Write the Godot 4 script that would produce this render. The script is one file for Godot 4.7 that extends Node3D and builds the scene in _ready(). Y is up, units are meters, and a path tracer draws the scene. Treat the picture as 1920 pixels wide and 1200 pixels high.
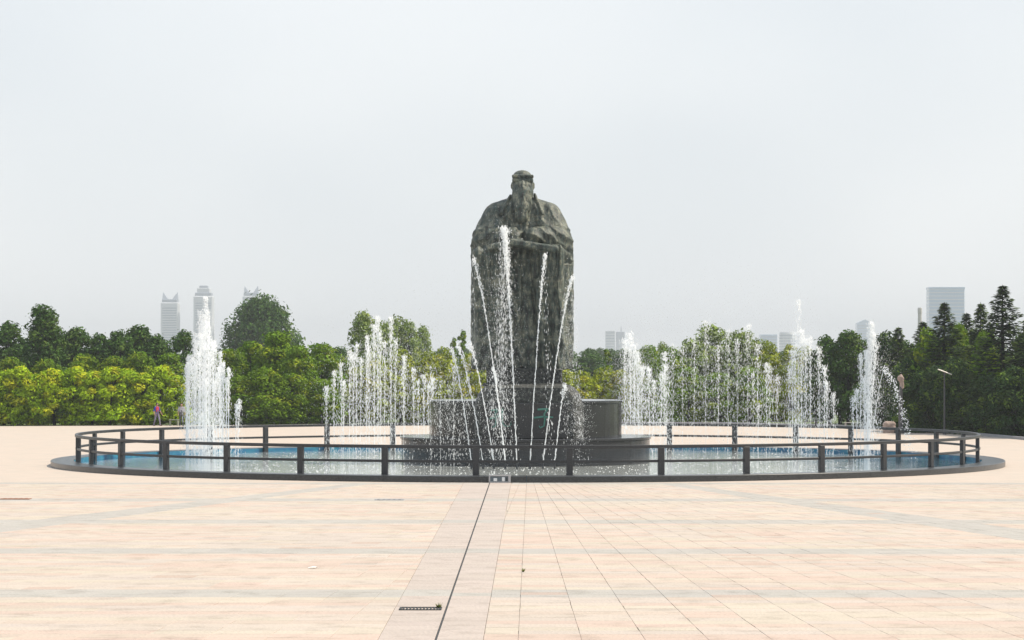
extends Node3D
# A robed bronze statue in a round fountain on a wide paved plaza, seen through a long lens from a raised spot.
# Metres, y up. The camera stands at x = 0, z = 0; d below always means distance along -z.

const F := 5800.0            # focal length in units of the photograph's pixels, used to plan widths and heights
const EYE := 5.2
const CX := -0.28            # centre of the fountain
const CD := 150.2
const RK := 22.9             # outer edge of the kerb
const RR := 21.85            # railing

var rng := RandomNumberGenerator.new()
var M := {}
var taken := {}

func across(px, d): return (px - 1000.0) * d / F
func high(py, d): return EYE - (py - 668.0) * d / F

# ---------------------------------------------------------------- mesh helpers
class MB:
	var v := PackedVector3Array()
	var n := PackedVector3Array()
	var c := PackedColorArray()
	var uv := PackedVector2Array()
	var i := PackedInt32Array()
	func tri(a, b, d):
		var k := v.size()
		v.append(a); v.append(b); v.append(d)
		i.append(k); i.append(k + 1); i.append(k + 2)
	func quad(a, b, d, e):
		var k := v.size()
		v.append(a); v.append(b); v.append(d); v.append(e)
		i.append(k); i.append(k + 1); i.append(k + 2); i.append(k); i.append(k + 2); i.append(k + 3)
	func cquad(a, b, d, e, col):
		quad(a, b, d, e)
		for q in 4: c.append(col)
	func ctri(a, b, d, col):
		tri(a, b, d)
		for q in 3: c.append(col)
	func mesh() -> ArrayMesh:
		var arr := []
		arr.resize(Mesh.ARRAY_MAX)
		arr[Mesh.ARRAY_VERTEX] = v
		if n.size() == v.size(): arr[Mesh.ARRAY_NORMAL] = n
		if c.size() == v.size(): arr[Mesh.ARRAY_COLOR] = c
		if uv.size() == v.size(): arr[Mesh.ARRAY_TEX_UV] = uv
		arr[Mesh.ARRAY_INDEX] = i
		var m := ArrayMesh.new()
		m.add_surface_from_arrays(Mesh.PRIMITIVE_TRIANGLES, arr)
		return m

func bev_box(b: MB, at: Vector3, size: Vector3, bevel := 0.02, basis := Basis.IDENTITY, col = null):
	var h := size * 0.5
	var e: float = minf(bevel, minf(h.x, minf(h.y, h.z)) * 0.9)
	var pt := func(sx, sy, sz, ax):
		var p := Vector3(sx * (h.x - e), sy * (h.y - e), sz * (h.z - e))
		p[ax] += [sx, sy, sz][ax] * e
		return at + basis * p
	var put := func(a, bb, d, f):
		b.quad(a, bb, d, f)
		if col != null:
			for q in 4: b.c.append(col)
	for s in [-1, 1]:
		var w = func(a, bb, d, f): if s > 0: put.call(a, bb, d, f) else: put.call(f, d, bb, a)
		w.call(pt.call(s, -1, -1, 0), pt.call(s, 1, -1, 0), pt.call(s, 1, 1, 0), pt.call(s, -1, 1, 0))
		w.call(pt.call(-1, s, -1, 1), pt.call(-1, s, 1, 1), pt.call(1, s, 1, 1), pt.call(1, s, -1, 1))
		w.call(pt.call(-1, -1, s, 2), pt.call(1, -1, s, 2), pt.call(1, 1, s, 2), pt.call(-1, 1, s, 2))
	for s in [-1, 1]:
		for t in [-1, 1]:
			put.call(pt.call(s, t, -1, 0), pt.call(s, t, -1, 1), pt.call(s, t, 1, 1), pt.call(s, t, 1, 0))
			put.call(pt.call(s, -1, t, 0), pt.call(s, -1, t, 2), pt.call(s, 1, t, 2), pt.call(s, 1, t, 0))
			put.call(pt.call(-1, s, t, 1), pt.call(-1, s, t, 2), pt.call(1, s, t, 2), pt.call(1, s, t, 1))
			for w in [-1, 1]:
				b.tri(pt.call(s, t, w, 0), pt.call(s, t, w, 1), pt.call(s, t, w, 2))
				if col != null:
					for q in 3: b.c.append(col)

func lathe(b: MB, profile: Array, at: Vector3, segs := 64):
	# each step of the profile has its own smooth band; profile runs from bottom to top, [radius, y]
	for k in profile.size() - 1:
		var p0 = profile[k]; var p1 = profile[k + 1]
		var dn := Vector2(p1[1] - p0[1], p0[0] - p1[0]).normalized()
		var start := b.v.size()
		for s in segs + 1:
			var a := TAU * s / segs
			var o := Vector3(sin(a), 0, cos(a))
			b.v.append(at + o * p0[0] + Vector3(0, p0[1], 0)); b.v.append(at + o * p1[0] + Vector3(0, p1[1], 0))
			var nn := (o * dn.x + Vector3(0, dn.y, 0)).normalized()
			b.n.append(nn); b.n.append(nn)
		for s in segs:
			var q := start + s * 2
			for z in [q, q + 1, q + 3, q, q + 3, q + 2]: b.i.append(z)

func tube(b: MB, pts: Array, radii: Array, sides := 7, col = null):
	var start := b.v.size()
	for k in pts.size():
		var dir: Vector3 = (pts[mini(k + 1, pts.size() - 1)] - pts[maxi(k - 1, 0)]).normalized()
		var s := dir.cross(Vector3(0.31, 0.17, 0.93)).normalized()
		var t := dir.cross(s)
		for q in sides:
			var a := TAU * q / sides
			var o := s * cos(a) + t * sin(a)
			b.v.append(pts[k] + o * radii[k]); b.n.append(o)
			if col != null: b.c.append(col)
	for k in pts.size() - 1:
		for q in sides:
			var a0 := start + k * sides + q
			var a1 := start + k * sides + (q + 1) % sides
			for z in [a0, a1, a1 + sides, a0, a1 + sides, a0 + sides]: b.i.append(z)
	for e in [0, pts.size() - 1]:
		for q in sides - 2:
			b.i.append(start + e * sides); b.i.append(start + e * sides + q + 1); b.i.append(start + e * sides + q + 2)

# surface nets of a field f(p) < 0 inside; coarse blocks far from the surface are skipped
func nets(b: MB, f: Callable, lo: Vector3, hi: Vector3, cell: float, tint = null):
	var nx := int(ceil((hi.x - lo.x) / cell)); var ny := int(ceil((hi.y - lo.y) / cell)); var nz := int(ceil((hi.z - lo.z) / cell))
	var B := 4
	nx = int(ceil(nx / float(B))) * B; ny = int(ceil(ny / float(B))) * B; nz = int(ceil(nz / float(B))) * B
	var sx := nx + 1; var sxy := (nx + 1) * (ny + 1)
	var g := PackedFloat32Array(); g.resize(sxy * (nz + 1)); g.fill(1e9)
	var reach := B * cell * 0.87 * 1.35 + cell * 0.3
	var blocks := []
	for bz in nz / B:
		for by in ny / B:
			for bx in nx / B:
				var mid := lo + Vector3(bx + 0.5, by + 0.5, bz + 0.5) * (B * cell)
				if absf(f.call(mid)) > reach: continue
				blocks.append(Vector3i(bx * B, by * B, bz * B))
				for z in range(bz * B, bz * B + B + 1):
					for y in range(by * B, by * B + B + 1):
						for x in range(bx * B, bx * B + B + 1):
							var k := x + y * sx + z * sxy
							if g[k] > 1e8: g[k] = f.call(lo + Vector3(x, y, z) * cell)
	var at := {}
	var offs := [0, 1, sx, sx + 1, sxy, sxy + 1, sxy + sx, sxy + sx + 1]
	var edges := [[0, 1], [2, 3], [4, 5], [6, 7], [0, 2], [1, 3], [4, 6], [5, 7], [0, 4], [1, 5], [2, 6], [3, 7]]
	for bl in blocks:
		for z in range(bl.z, bl.z + B):
			for y in range(bl.y, bl.y + B):
				for x in range(bl.x, bl.x + B):
					var k: int = x + y * sx + z * sxy
					var inside := 0
					var bad := false
					for o in offs:
						var val := g[k + o]
						if val > 1e8: bad = true
						if val < 0.0: inside += 1
					if bad or inside == 0 or inside == 8: continue
					var sum := Vector3.ZERO; var cnt := 0
					for e in edges:
						var va := g[k + offs[e[0]]]; var vb := g[k + offs[e[1]]]
						if (va < 0.0) == (vb < 0.0): continue
						var t := va / (va - vb)
						var pa := Vector3(e[0] & 1, (e[0] >> 1) & 1, e[0] >> 2); var pb := Vector3(e[1] & 1, (e[1] >> 1) & 1, e[1] >> 2)
						sum += pa.lerp(pb, t); cnt += 1
					var p := lo + (Vector3(x, y, z) + sum / cnt) * cell
					var u := sum / cnt
					var c0 := g[k]; var c1 := g[k + 1]; var c2 := g[k + sx]; var c3 := g[k + sx + 1]
					var c4 := g[k + sxy]; var c5 := g[k + sxy + 1]; var c6 := g[k + sxy + sx]; var c7 := g[k + sxy + sx + 1]
					var gr := Vector3(lerpf(lerpf(c1 - c0, c3 - c2, u.y), lerpf(c5 - c4, c7 - c6, u.y), u.z), lerpf(lerpf(c2 - c0, c3 - c1, u.x), lerpf(c6 - c4, c7 - c5, u.x), u.z), lerpf(lerpf(c4 - c0, c5 - c1, u.x), lerpf(c6 - c2, c7 - c3, u.x), u.y))
					at[k] = b.v.size()
					b.v.append(p); b.n.append(gr.normalized() if gr.length() > 1e-9 else Vector3.UP)
					if tint != null: b.c.append(tint.call(p))
	for k in at:
		var steps := [1, sx, sxy]
		for ax in 3:
			var va := g[k]; var vb := g[k + steps[ax]]
			if (va < 0.0) == (vb < 0.0): continue
			var s1: int = steps[(ax + 1) % 3]; var s2: int = steps[(ax + 2) % 3]
			if not (at.has(k - s1) and at.has(k - s2) and at.has(k - s1 - s2)): continue
			var q := [at[k], at[k - s1], at[k - s1 - s2], at[k - s2]]
			if va < 0.0: q = [q[3], q[2], q[1], q[0]]
			for z in [q[0], q[1], q[2], q[0], q[2], q[3]]: b.i.append(z)

func smin(a: float, b: float, k: float) -> float:
	var h: float = maxf(k - absf(a - b), 0.0) / k
	return minf(a, b) - h * h * k * 0.25

func cap(p: Vector3, a: Vector3, b: Vector3, ra: float, rb: float) -> float:
	var ab := b - a
	var t := clampf((p - a).dot(ab) / ab.dot(ab), 0.0, 1.0)
	return (p - a - ab * t).length() - lerpf(ra, rb, t)

func ell(p: Vector3, c: Vector3, r: Vector3) -> float:
	var q := (p - c) / r
	return (q.length() - 1.0) * minf(r.x, minf(r.y, r.z))

func rbox(p: Vector3, c: Vector3, h: Vector3, r: float) -> float:
	var q := (p - c).abs() - h + Vector3(r, r, r)
	return Vector3(maxf(q.x, 0), maxf(q.y, 0), maxf(q.z, 0)).length() + minf(maxf(q.x, maxf(q.y, q.z)), 0.0) - r

# ---------------------------------------------------------------- nodes
func numbered(called: String) -> String:
	if not taken.has(called):
		taken[called] = 0
		return called
	taken[called] += 1
	return "%s_%03d" % [called, taken[called]]

func tag(o, label, category, group = "", kind = ""):
	if label != "": o.set_meta("label", label)
	if category != "": o.set_meta("category", category)
	if group != "": o.set_meta("group", group)
	if kind != "": o.set_meta("kind", kind)
	return o

func thing(called, at: Vector3, turn = 0.0) -> Node3D:
	var o := Node3D.new(); o.name = numbered(called); add_child(o)
	o.position = at; o.rotation.y = turn
	return o

func put(mesh, called, mat, parent = null, at := Vector3.ZERO) -> MeshInstance3D:
	var o := MeshInstance3D.new(); o.mesh = mesh.mesh() if mesh is MB else mesh
	o.material_override = mat
	o.position = at
	if parent == null:
		o.name = numbered(called); add_child(o)
	else:
		o.name = called; parent.add_child(o, true)
	return o

func copy(o, at: Vector3, turn := 0.0, scl := Vector3.ONE):
	var c = o.duplicate(); c.name = numbered(o.get_meta("kind_name")); add_child(c)
	c.position = at; c.rotation.y = turn; c.scale = scl
	return c

# ---------------------------------------------------------------- materials
func noise_tex(seed_, freq, stops: Array, size := 512, oct := 5, kind := FastNoiseLite.TYPE_SIMPLEX_SMOOTH) -> NoiseTexture2D:
	var nz := FastNoiseLite.new(); nz.seed = seed_; nz.frequency = freq; nz.noise_type = kind
	nz.fractal_octaves = oct
	var t := NoiseTexture2D.new(); t.width = size; t.height = size; t.seamless = true; t.noise = nz
	var g := Gradient.new()
	g.offsets = PackedFloat32Array(stops.map(func(s): return s[0]))
	g.colors = PackedColorArray(stops.map(func(s): return (s[1] as Color).linear_to_srgb()))
	t.color_ramp = g
	return t

func bump_tex(seed_, freq, strength, size := 512, oct := 4) -> NoiseTexture2D:
	var nz := FastNoiseLite.new(); nz.seed = seed_; nz.frequency = freq; nz.fractal_octaves = oct
	var t := NoiseTexture2D.new(); t.width = size; t.height = size; t.seamless = true; t.noise = nz
	t.as_normal_map = true; t.bump_strength = strength
	return t

func lin(r, g, b) -> Color: return Color(r, g, b).linear_to_srgb()

func mat(called, col: Color, rough := 0.8, metal := 0.0) -> StandardMaterial3D:
	var m := StandardMaterial3D.new(); m.resource_name = called
	m.albedo_color = col.linear_to_srgb(); m.roughness = rough; m.metallic = metal
	M[called] = m
	return m

func textured(m: StandardMaterial3D, tex, scale: float, normal = null, nscale := 1.0):
	m.albedo_color = Color.WHITE
	m.albedo_texture = tex
	m.uv1_triplanar = true; m.uv1_world_triplanar = true; m.uv1_scale = Vector3(scale, scale, scale)
	if normal != null:
		m.normal_enabled = true; m.normal_texture = normal; m.normal_scale = nscale

func materials():
	var m
	# bronze with brown and verdigris patches
	m = mat("bronze", Color(0.1, 0.1, 0.08), 0.62, 0.05)
	textured(m, noise_tex(11, 0.012, [[0.0, Color(0.010, 0.011, 0.010)], [0.36, Color(0.024, 0.029, 0.025)], [0.43, Color(0.073, 0.114, 0.096)], [0.49, Color(0.032, 0.038, 0.033)], [0.55, Color(0.122, 0.121, 0.091)], [0.61, Color(0.055, 0.074, 0.062)], [0.7, Color(0.293, 0.267, 0.194)], [0.8, Color(0.085, 0.108, 0.090)], [1.0, Color(0.415, 0.394, 0.300)]], 1024, 6), 0.2, bump_tex(12, 0.06, 8.0), 0.35)
	m.uv1_scale = Vector3(0.24, 0.11, 0.24)
	m = mat("granite", Color(0.03, 0.03, 0.033), 0.13)
	textured(m, noise_tex(21, 0.09, [[0.0, Color(0.012, 0.012, 0.014)], [0.5, Color(0.026, 0.027, 0.029)], [0.75, Color(0.04, 0.041, 0.043)], [1.0, Color(0.11, 0.11, 0.11)]], 512, 4), 0.5)
	m = mat("panel_stone", Color(0.014, 0.014, 0.016), 0.3)
	textured(m, noise_tex(22, 0.05, [[0.0, Color(0.008, 0.008, 0.009)], [0.6, Color(0.018, 0.018, 0.02)], [1.0, Color(0.05, 0.05, 0.05)]], 512, 4), 0.4)
	m = mat("rough_stone", Color(0.05, 0.05, 0.05), 0.6)
	textured(m, noise_tex(23, 0.03, [[0.0, Color(0.012, 0.012, 0.012)], [0.45, Color(0.03, 0.031, 0.029)], [0.6, Color(0.05, 0.054, 0.046)], [0.75, Color(0.085, 0.085, 0.075)], [1.0, Color(0.18, 0.17, 0.15)]], 512, 6), 0.35, bump_tex(24, 0.06, 12.0), 0.9)
	mat("verdigris", Color(0.05, 0.18, 0.14), 0.55, 0.1)
	m = mat("rail_paint", Color(0.022, 0.023, 0.025), 0.42)
	textured(m, noise_tex(31, 0.05, [[0.0, Color(0.014, 0.014, 0.016)], [0.6, Color(0.026, 0.027, 0.03)], [1.0, Color(0.05, 0.048, 0.045)]], 256, 4), 0.8)
	m = mat("kerb_stone", Color(0.08, 0.085, 0.085), 0.3)
	textured(m, noise_tex(33, 0.04, [[0.0, Color(0.016, 0.017, 0.018)], [0.5, Color(0.03, 0.032, 0.034)], [1.0, Color(0.075, 0.078, 0.075)]], 512, 5), 0.5)
	m = mat("pool_blue", Color(0.03, 0.24, 0.42), 0.5)
	textured(m, noise_tex(35, 0.02, [[0.0, Color(0.015, 0.1, 0.21)], [0.5, Color(0.02, 0.15, 0.28)], [0.7, Color(0.03, 0.23, 0.32)], [1.0, Color(0.07, 0.29, 0.33)]], 512, 5), 0.12)
	m = mat("water", Color(0.45, 0.6, 0.62), 0.04)
	m.transparency = BaseMaterial3D.TRANSPARENCY_ALPHA
	m.albedo_color = Color(1, 1, 1, 0.6); m.vertex_color_use_as_albedo = true
	m.uv1_triplanar = true; m.uv1_world_triplanar = true; m.uv1_scale = Vector3(0.35, 0.35, 0.35)
	m.normal_enabled = true; m.normal_texture = bump_tex(36, 0.02, 5.0, 512, 5); m.normal_scale = 0.22
	m = mat("spray", Color(0.95, 0.96, 0.97), 0.25)
	m.roughness = 0.35
	m.backlight_enabled = true; m.backlight = Color(0.95, 0.95, 0.95)
	m.transparency = BaseMaterial3D.TRANSPARENCY_ALPHA; m.albedo_color = Color(0.985, 0.99, 0.995, 0.5)
	# paving
	m = mat("paving", Color(0.45, 0.39, 0.31), 0.8)
	textured(m, noise_tex(41, 0.01, [[0.0, Color(0.74, 0.73, 0.71)], [0.3, Color(0.91, 0.905, 0.9)], [0.45, Color(0.96, 0.96, 0.96)], [0.62, Color(0.975, 0.975, 0.975)], [0.8, Color(0.94, 0.935, 0.93)], [1.0, Color(1, 1, 1)]], 1024, 7), 0.09, bump_tex(42, 0.2, 2.0), 0.4)
	m.vertex_color_use_as_albedo = true
	m = mat("paving_far", Color(0.45, 0.39, 0.31), 0.8)
	textured(m, noise_tex(43, 0.012, [[0.0, Color(0.41, 0.35, 0.3)], [0.45, Color(0.455, 0.385, 0.325)], [0.6, Color(0.46, 0.378, 0.317)], [1.0, Color(0.485, 0.415, 0.355)]], 1024, 7), 0.04)
	m = mat("joint_sand", Color(0.41, 0.355, 0.305), 0.95)
	mat("drain_iron", Color(0.035, 0.034, 0.033), 0.6, 0.3)
	mat("rusty_iron", Color(0.22, 0.09, 0.045), 0.85)
	mat("plaque_frame", Color(0.42, 0.42, 0.43), 0.4, 0.5)
	mat("plaque_face", Color(0.09, 0.12, 0.14), 0.35)
	mat("white_enamel", Color(0.72, 0.75, 0.76), 0.4)
	m = mat("grass", Color(0.07, 0.1, 0.025), 0.9)
	textured(m, noise_tex(45, 0.03, [[0.0, Color(0.04, 0.06, 0.018)], [0.5, Color(0.075, 0.11, 0.025)], [1.0, Color(0.13, 0.15, 0.045)]], 512, 6), 0.06)
	mat("bark", Color(0.07, 0.055, 0.042), 0.95)
	textured(M.bark, noise_tex(47, 0.04, [[0.0, Color(0.03, 0.025, 0.02)], [1.0, Color(0.11, 0.09, 0.07)]], 256, 4), 0.8)
	m = mat("leaves", Color(1, 1, 1), 0.6)
	m.metallic_specular = 0.2
	m.vertex_color_use_as_albedo = true
	m.backlight_enabled = true; m.backlight = Color(0.6, 0.64, 0.26)
	m = mat("needles", Color(1, 1, 1), 0.65)
	m.metallic_specular = 0.2
	m.vertex_color_use_as_albedo = true
	m.backlight_enabled = true; m.backlight = Color(0.3, 0.34, 0.2)
	m = mat("body_paint", Color(1, 1, 1), 0.8)
	m.vertex_color_use_as_albedo = true
	mat("tower_wall", Color(0.5, 0.52, 0.55), 0.7)
	mat("tower_glass", Color(0.22, 0.27, 0.33), 0.15)
	mat("tower_dark", Color(0.24, 0.28, 0.34), 0.6)
	mat("blue_glass", Color(0.3, 0.42, 0.56), 0.2)
	mat("pale_concrete", Color(0.42, 0.4, 0.37), 0.8)
	m = mat("pink_stone", Color(0.45, 0.3, 0.24), 0.8)
	textured(m, noise_tex(49, 0.05, [[0.0, Color(0.26, 0.19, 0.16)], [1.0, Color(0.42, 0.33, 0.28)]], 256, 4), 0.8)
	mat("lamp_metal", Color(0.08, 0.08, 0.085), 0.45, 0.3)
	mat("lamp_head", Color(0.55, 0.52, 0.48), 0.4, 0.2)
	mat("bench_wood", Color(0.24, 0.26, 0.2), 0.7)
	mat("kerb_pale", Color(0.26, 0.26, 0.27), 0.7)
	mat("litter", Color(0.75, 0.75, 0.73), 0.8)

# ---------------------------------------------------------------- camera, sky, sun
func sky_and_camera():
	var cam := Camera3D.new(); cam.name = "camera"; add_child(cam)
	cam.position = Vector3(0, EYE, 0)
	cam.rotation = Vector3(deg_to_rad(0.672), deg_to_rad(0.395), 0)
	cam.fov = rad_to_deg(2.0 * atan(600.0 / F)); cam.near = 1.0; cam.far = 12000.0
	cam.current = true
	var we := WorldEnvironment.new(); we.name = "environment"; add_child(we)
	var e := Environment.new(); we.environment = e
	e.background_mode = Environment.BG_SKY
	e.tonemap_mode = Environment.TONE_MAPPER_LINEAR
	e.tonemap_exposure = 1.2
	e.sdfgi_enabled = true; e.ssao_enabled = true; e.ssil_enabled = true
	var sm := ProceduralSkyMaterial.new()
	sm.sky_top_color = lin(0.54, 0.63, 0.73)
	sm.sky_horizon_color = lin(0.73, 0.755, 0.758)
	sm.sky_curve = 0.16
	sm.ground_horizon_color = lin(0.66, 0.67, 0.66)
	sm.ground_bottom_color = lin(0.3, 0.28, 0.25)
	sm.sun_angle_max = 40.0; sm.sun_curve = 0.12
	# thin broken cloud all over the sky
	var W := 1536; var H := 768
	var img := Image.create(W, H, false, Image.FORMAT_RGBA8)
	var nz := FastNoiseLite.new(); nz.seed = 7; nz.frequency = 1.0; nz.fractal_octaves = 3; nz.fractal_gain = 0.38
	for y in H:
		var el := (0.5 - (y + 0.5) / H) * PI
		if el < -0.05: continue
		for x in W:
			var az := (x + 0.5) / W * TAU
			var k := nz.get_noise_3d(sin(az) * cos(el) * 4.2 + 5.0, sin(el) * 6.0, cos(az) * cos(el) * 4.2)
			var a := smoothstep(-0.5, 0.6, k)
			img.set_pixel(x, y, Color(1, 0.995, 0.985, a))
	sm.sky_cover = ImageTexture.create_from_image(img)
	sm.sky_cover_modulate = Color(0.36, 0.338, 0.31, 1)
	var sky := Sky.new(); sky.sky_material = sm; e.sky = sky
	e.fog_enabled = true
	e.fog_density = 0.00019
	e.fog_light_color = lin(0.86, 0.9, 0.95)
	var sun := DirectionalLight3D.new(); sun.name = "sun"; add_child(sun)
	sun.light_energy = 1.5; sun.light_color = Color(1.0, 0.955, 0.88); sun.light_angular_distance = 0.6
	sun.shadow_enabled = true
	sun.look_at_from_position(Vector3.ZERO, -Vector3(0.60, 0.78, -0.06), Vector3.UP)

# ---------------------------------------------------------------- setting
func plaza_edge() -> Array:
	# far and right boundary of the paving, [x, d]
	return [[-90.0, 214.0], [-60.0, 226.0], [-40.0, 230.0], [-20.0, 234.0], [0.0, 238.0], [14.0, 236.5], [22.0, 228.0], [26.5, 217.0], [29.0, 205.0], [30.8, 192.0], [34.0, 170.0], [40.0, 145.0], [52.0, 110.0], [60.0, 60.0], [60.0, 10.0]]

func ring_sheet(b: MB, y: float, inner: float, outer_pts: Array):
	# a sheet with a round hole at the fountain; outer_pts are points round it, in order
	var k := outer_pts.size()
	for j in k:
		var p0: Vector2 = outer_pts[j]; var p1: Vector2 = outer_pts[(j + 1) % k]
		var a0 := (p0 - Vector2(CX, -CD)).normalized(); var a1 := (p1 - Vector2(CX, -CD)).normalized()
		var rings := [0.0, 0.03, 0.12, 0.35, 1.0]
		for r in 4:
			var q := func(p: Vector2, a: Vector2, t: float): 
				var i0 := Vector2(CX, -CD) + a * inner
				var z := i0.lerp(p, t)
				return Vector3(z.x, y, z.y)
			b.quad(q.call(p0, a0, rings[r]), q.call(p1, a1, rings[r]), q.call(p1, a1, rings[r + 1]), q.call(p0, a0, rings[r + 1]))

func dense(pts: Array, step: float) -> Array:
	var out := []
	for j in pts.size():
		var p: Vector2 = pts[j]; var q: Vector2 = pts[(j + 1) % pts.size()]
		var n := maxi(1, int(p.distance_to(q) / step))
		for s in n: out.append(p.lerp(q, s / float(n)))
	return out

func setting():
	# the lawn and land beyond, one sheet to the horizon
	var b := MB.new()
	var far := []
	for k in 96: far.append(Vector2(CX + 9500.0 * sin(-TAU * k / 96), -CD + 9500.0 * cos(-TAU * k / 96)))
	ring_sheet(b, -0.09, RK - 0.3, far)
	tag(put(b, "ground", M.grass), "", "", "", "structure")
	# the plaza: a bed, with pavers laid on it where they can be told apart
	var pts := []
	for p in plaza_edge(): pts.append(Vector2(p[0], -p[1]))
	pts.append(Vector2(60, 30)); pts.append(Vector2(-90, 30))
	pts.reverse()
	b = MB.new()
	ring_sheet(b, -0.02, RK - 0.25, dense(pts, 6.0))
	var plaza := put(b, "plaza", M.joint_sand)
	tag(plaza, "", "", "", "structure")
	pavers(plaza)
	# paving behind and beside the fountain, too far off to tell the pieces apart
	b = MB.new()
	var back := []
	for p in plaza_edge():
		if p[1] > 127.5: back.append(Vector2(p[0], -p[1]))
	back.append(Vector2(46.0, -127.3)); back.append(Vector2(-90, -127.3))
	back.reverse()
	var hole := []
	ring_sheet_cut(b, -0.002, RK - 0.2, dense(back, 3.0))
	put(b, "far_paving", M.paving_far, plaza)
	# kerb along the lawn
	b = MB.new()
	var e := plaza_edge()
	for j in range(4, e.size() - 1):
		var p0 := Vector3(e[j][0], 0.05, -e[j][1]); var p1 := Vector3(e[j + 1][0], 0.05, -e[j + 1][1])
		var bs := Basis.looking_at((p1 - p0).normalized(), Vector3.UP)
		bev_box(b, (p0 + p1) * 0.5 + bs.x * 0.1, Vector3(0.2, 0.26, p0.distance_to(p1) + 0.04), 0.02, bs)
	tag(put(b, "lawn_kerb", M.kerb_pale), "", "", "", "structure")

func ring_sheet_cut(b: MB, y: float, inner: float, pts: Array):
	# like ring_sheet, but the near edge runs straight past the fountain's front
	var c := Vector2(CX, -CD)
	for j in pts.size():
		var p0: Vector2 = pts[j]; var p1: Vector2 = pts[(j + 1) % pts.size()]
		var d0 := (p0 - c); var d1 := (p1 - c)
		var i0: Vector2 = c + d0.normalized() * minf(inner, d0.length()); var i1: Vector2 = c + d1.normalized() * minf(inner, d1.length())
		var m0 := i0.lerp(p0, 0.2); var m1 := i1.lerp(p1, 0.2)
		var v := func(p: Vector2): return Vector3(p.x, y, p.y)
		b.quad(v.call(i0), v.call(i1), v.call(m1), v.call(m0))
		b.quad(v.call(m0), v.call(m1), v.call(p1), v.call(p0))

func paver_into(b: MB, x00, x10, x01, x11, d0, d1, gap, col, lift):
	# corners: x00 near left, x10 near right, x01 far left, x11 far right
	var g: float = gap * 0.5
	var c := 0.004
	var t := [Vector3(x00 + g + c, lift, -(d0 + g + c)), Vector3(x10 - g - c, lift, -(d0 + g + c)), Vector3(x11 - g - c, lift, -(d1 - g - c)), Vector3(x01 + g + c, lift, -(d1 - g - c))]
	var s := [Vector3(x00 + g, lift - c, -(d0 + g)), Vector3(x10 - g, lift - c, -(d0 + g)), Vector3(x11 - g, lift - c, -(d1 - g)), Vector3(x01 + g, lift - c, -(d1 - g))]
	b.cquad(t[3], t[2], t[1], t[0], col)
	for k in 4:
		var n := (k + 1) % 4
		b.cquad(t[k], t[n], s[n], s[k], col)
		b.cquad(s[k], s[n], s[n] + Vector3(0, -0.04, 0), s[k] + Vector3(0, -0.04, 0), col)

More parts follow.
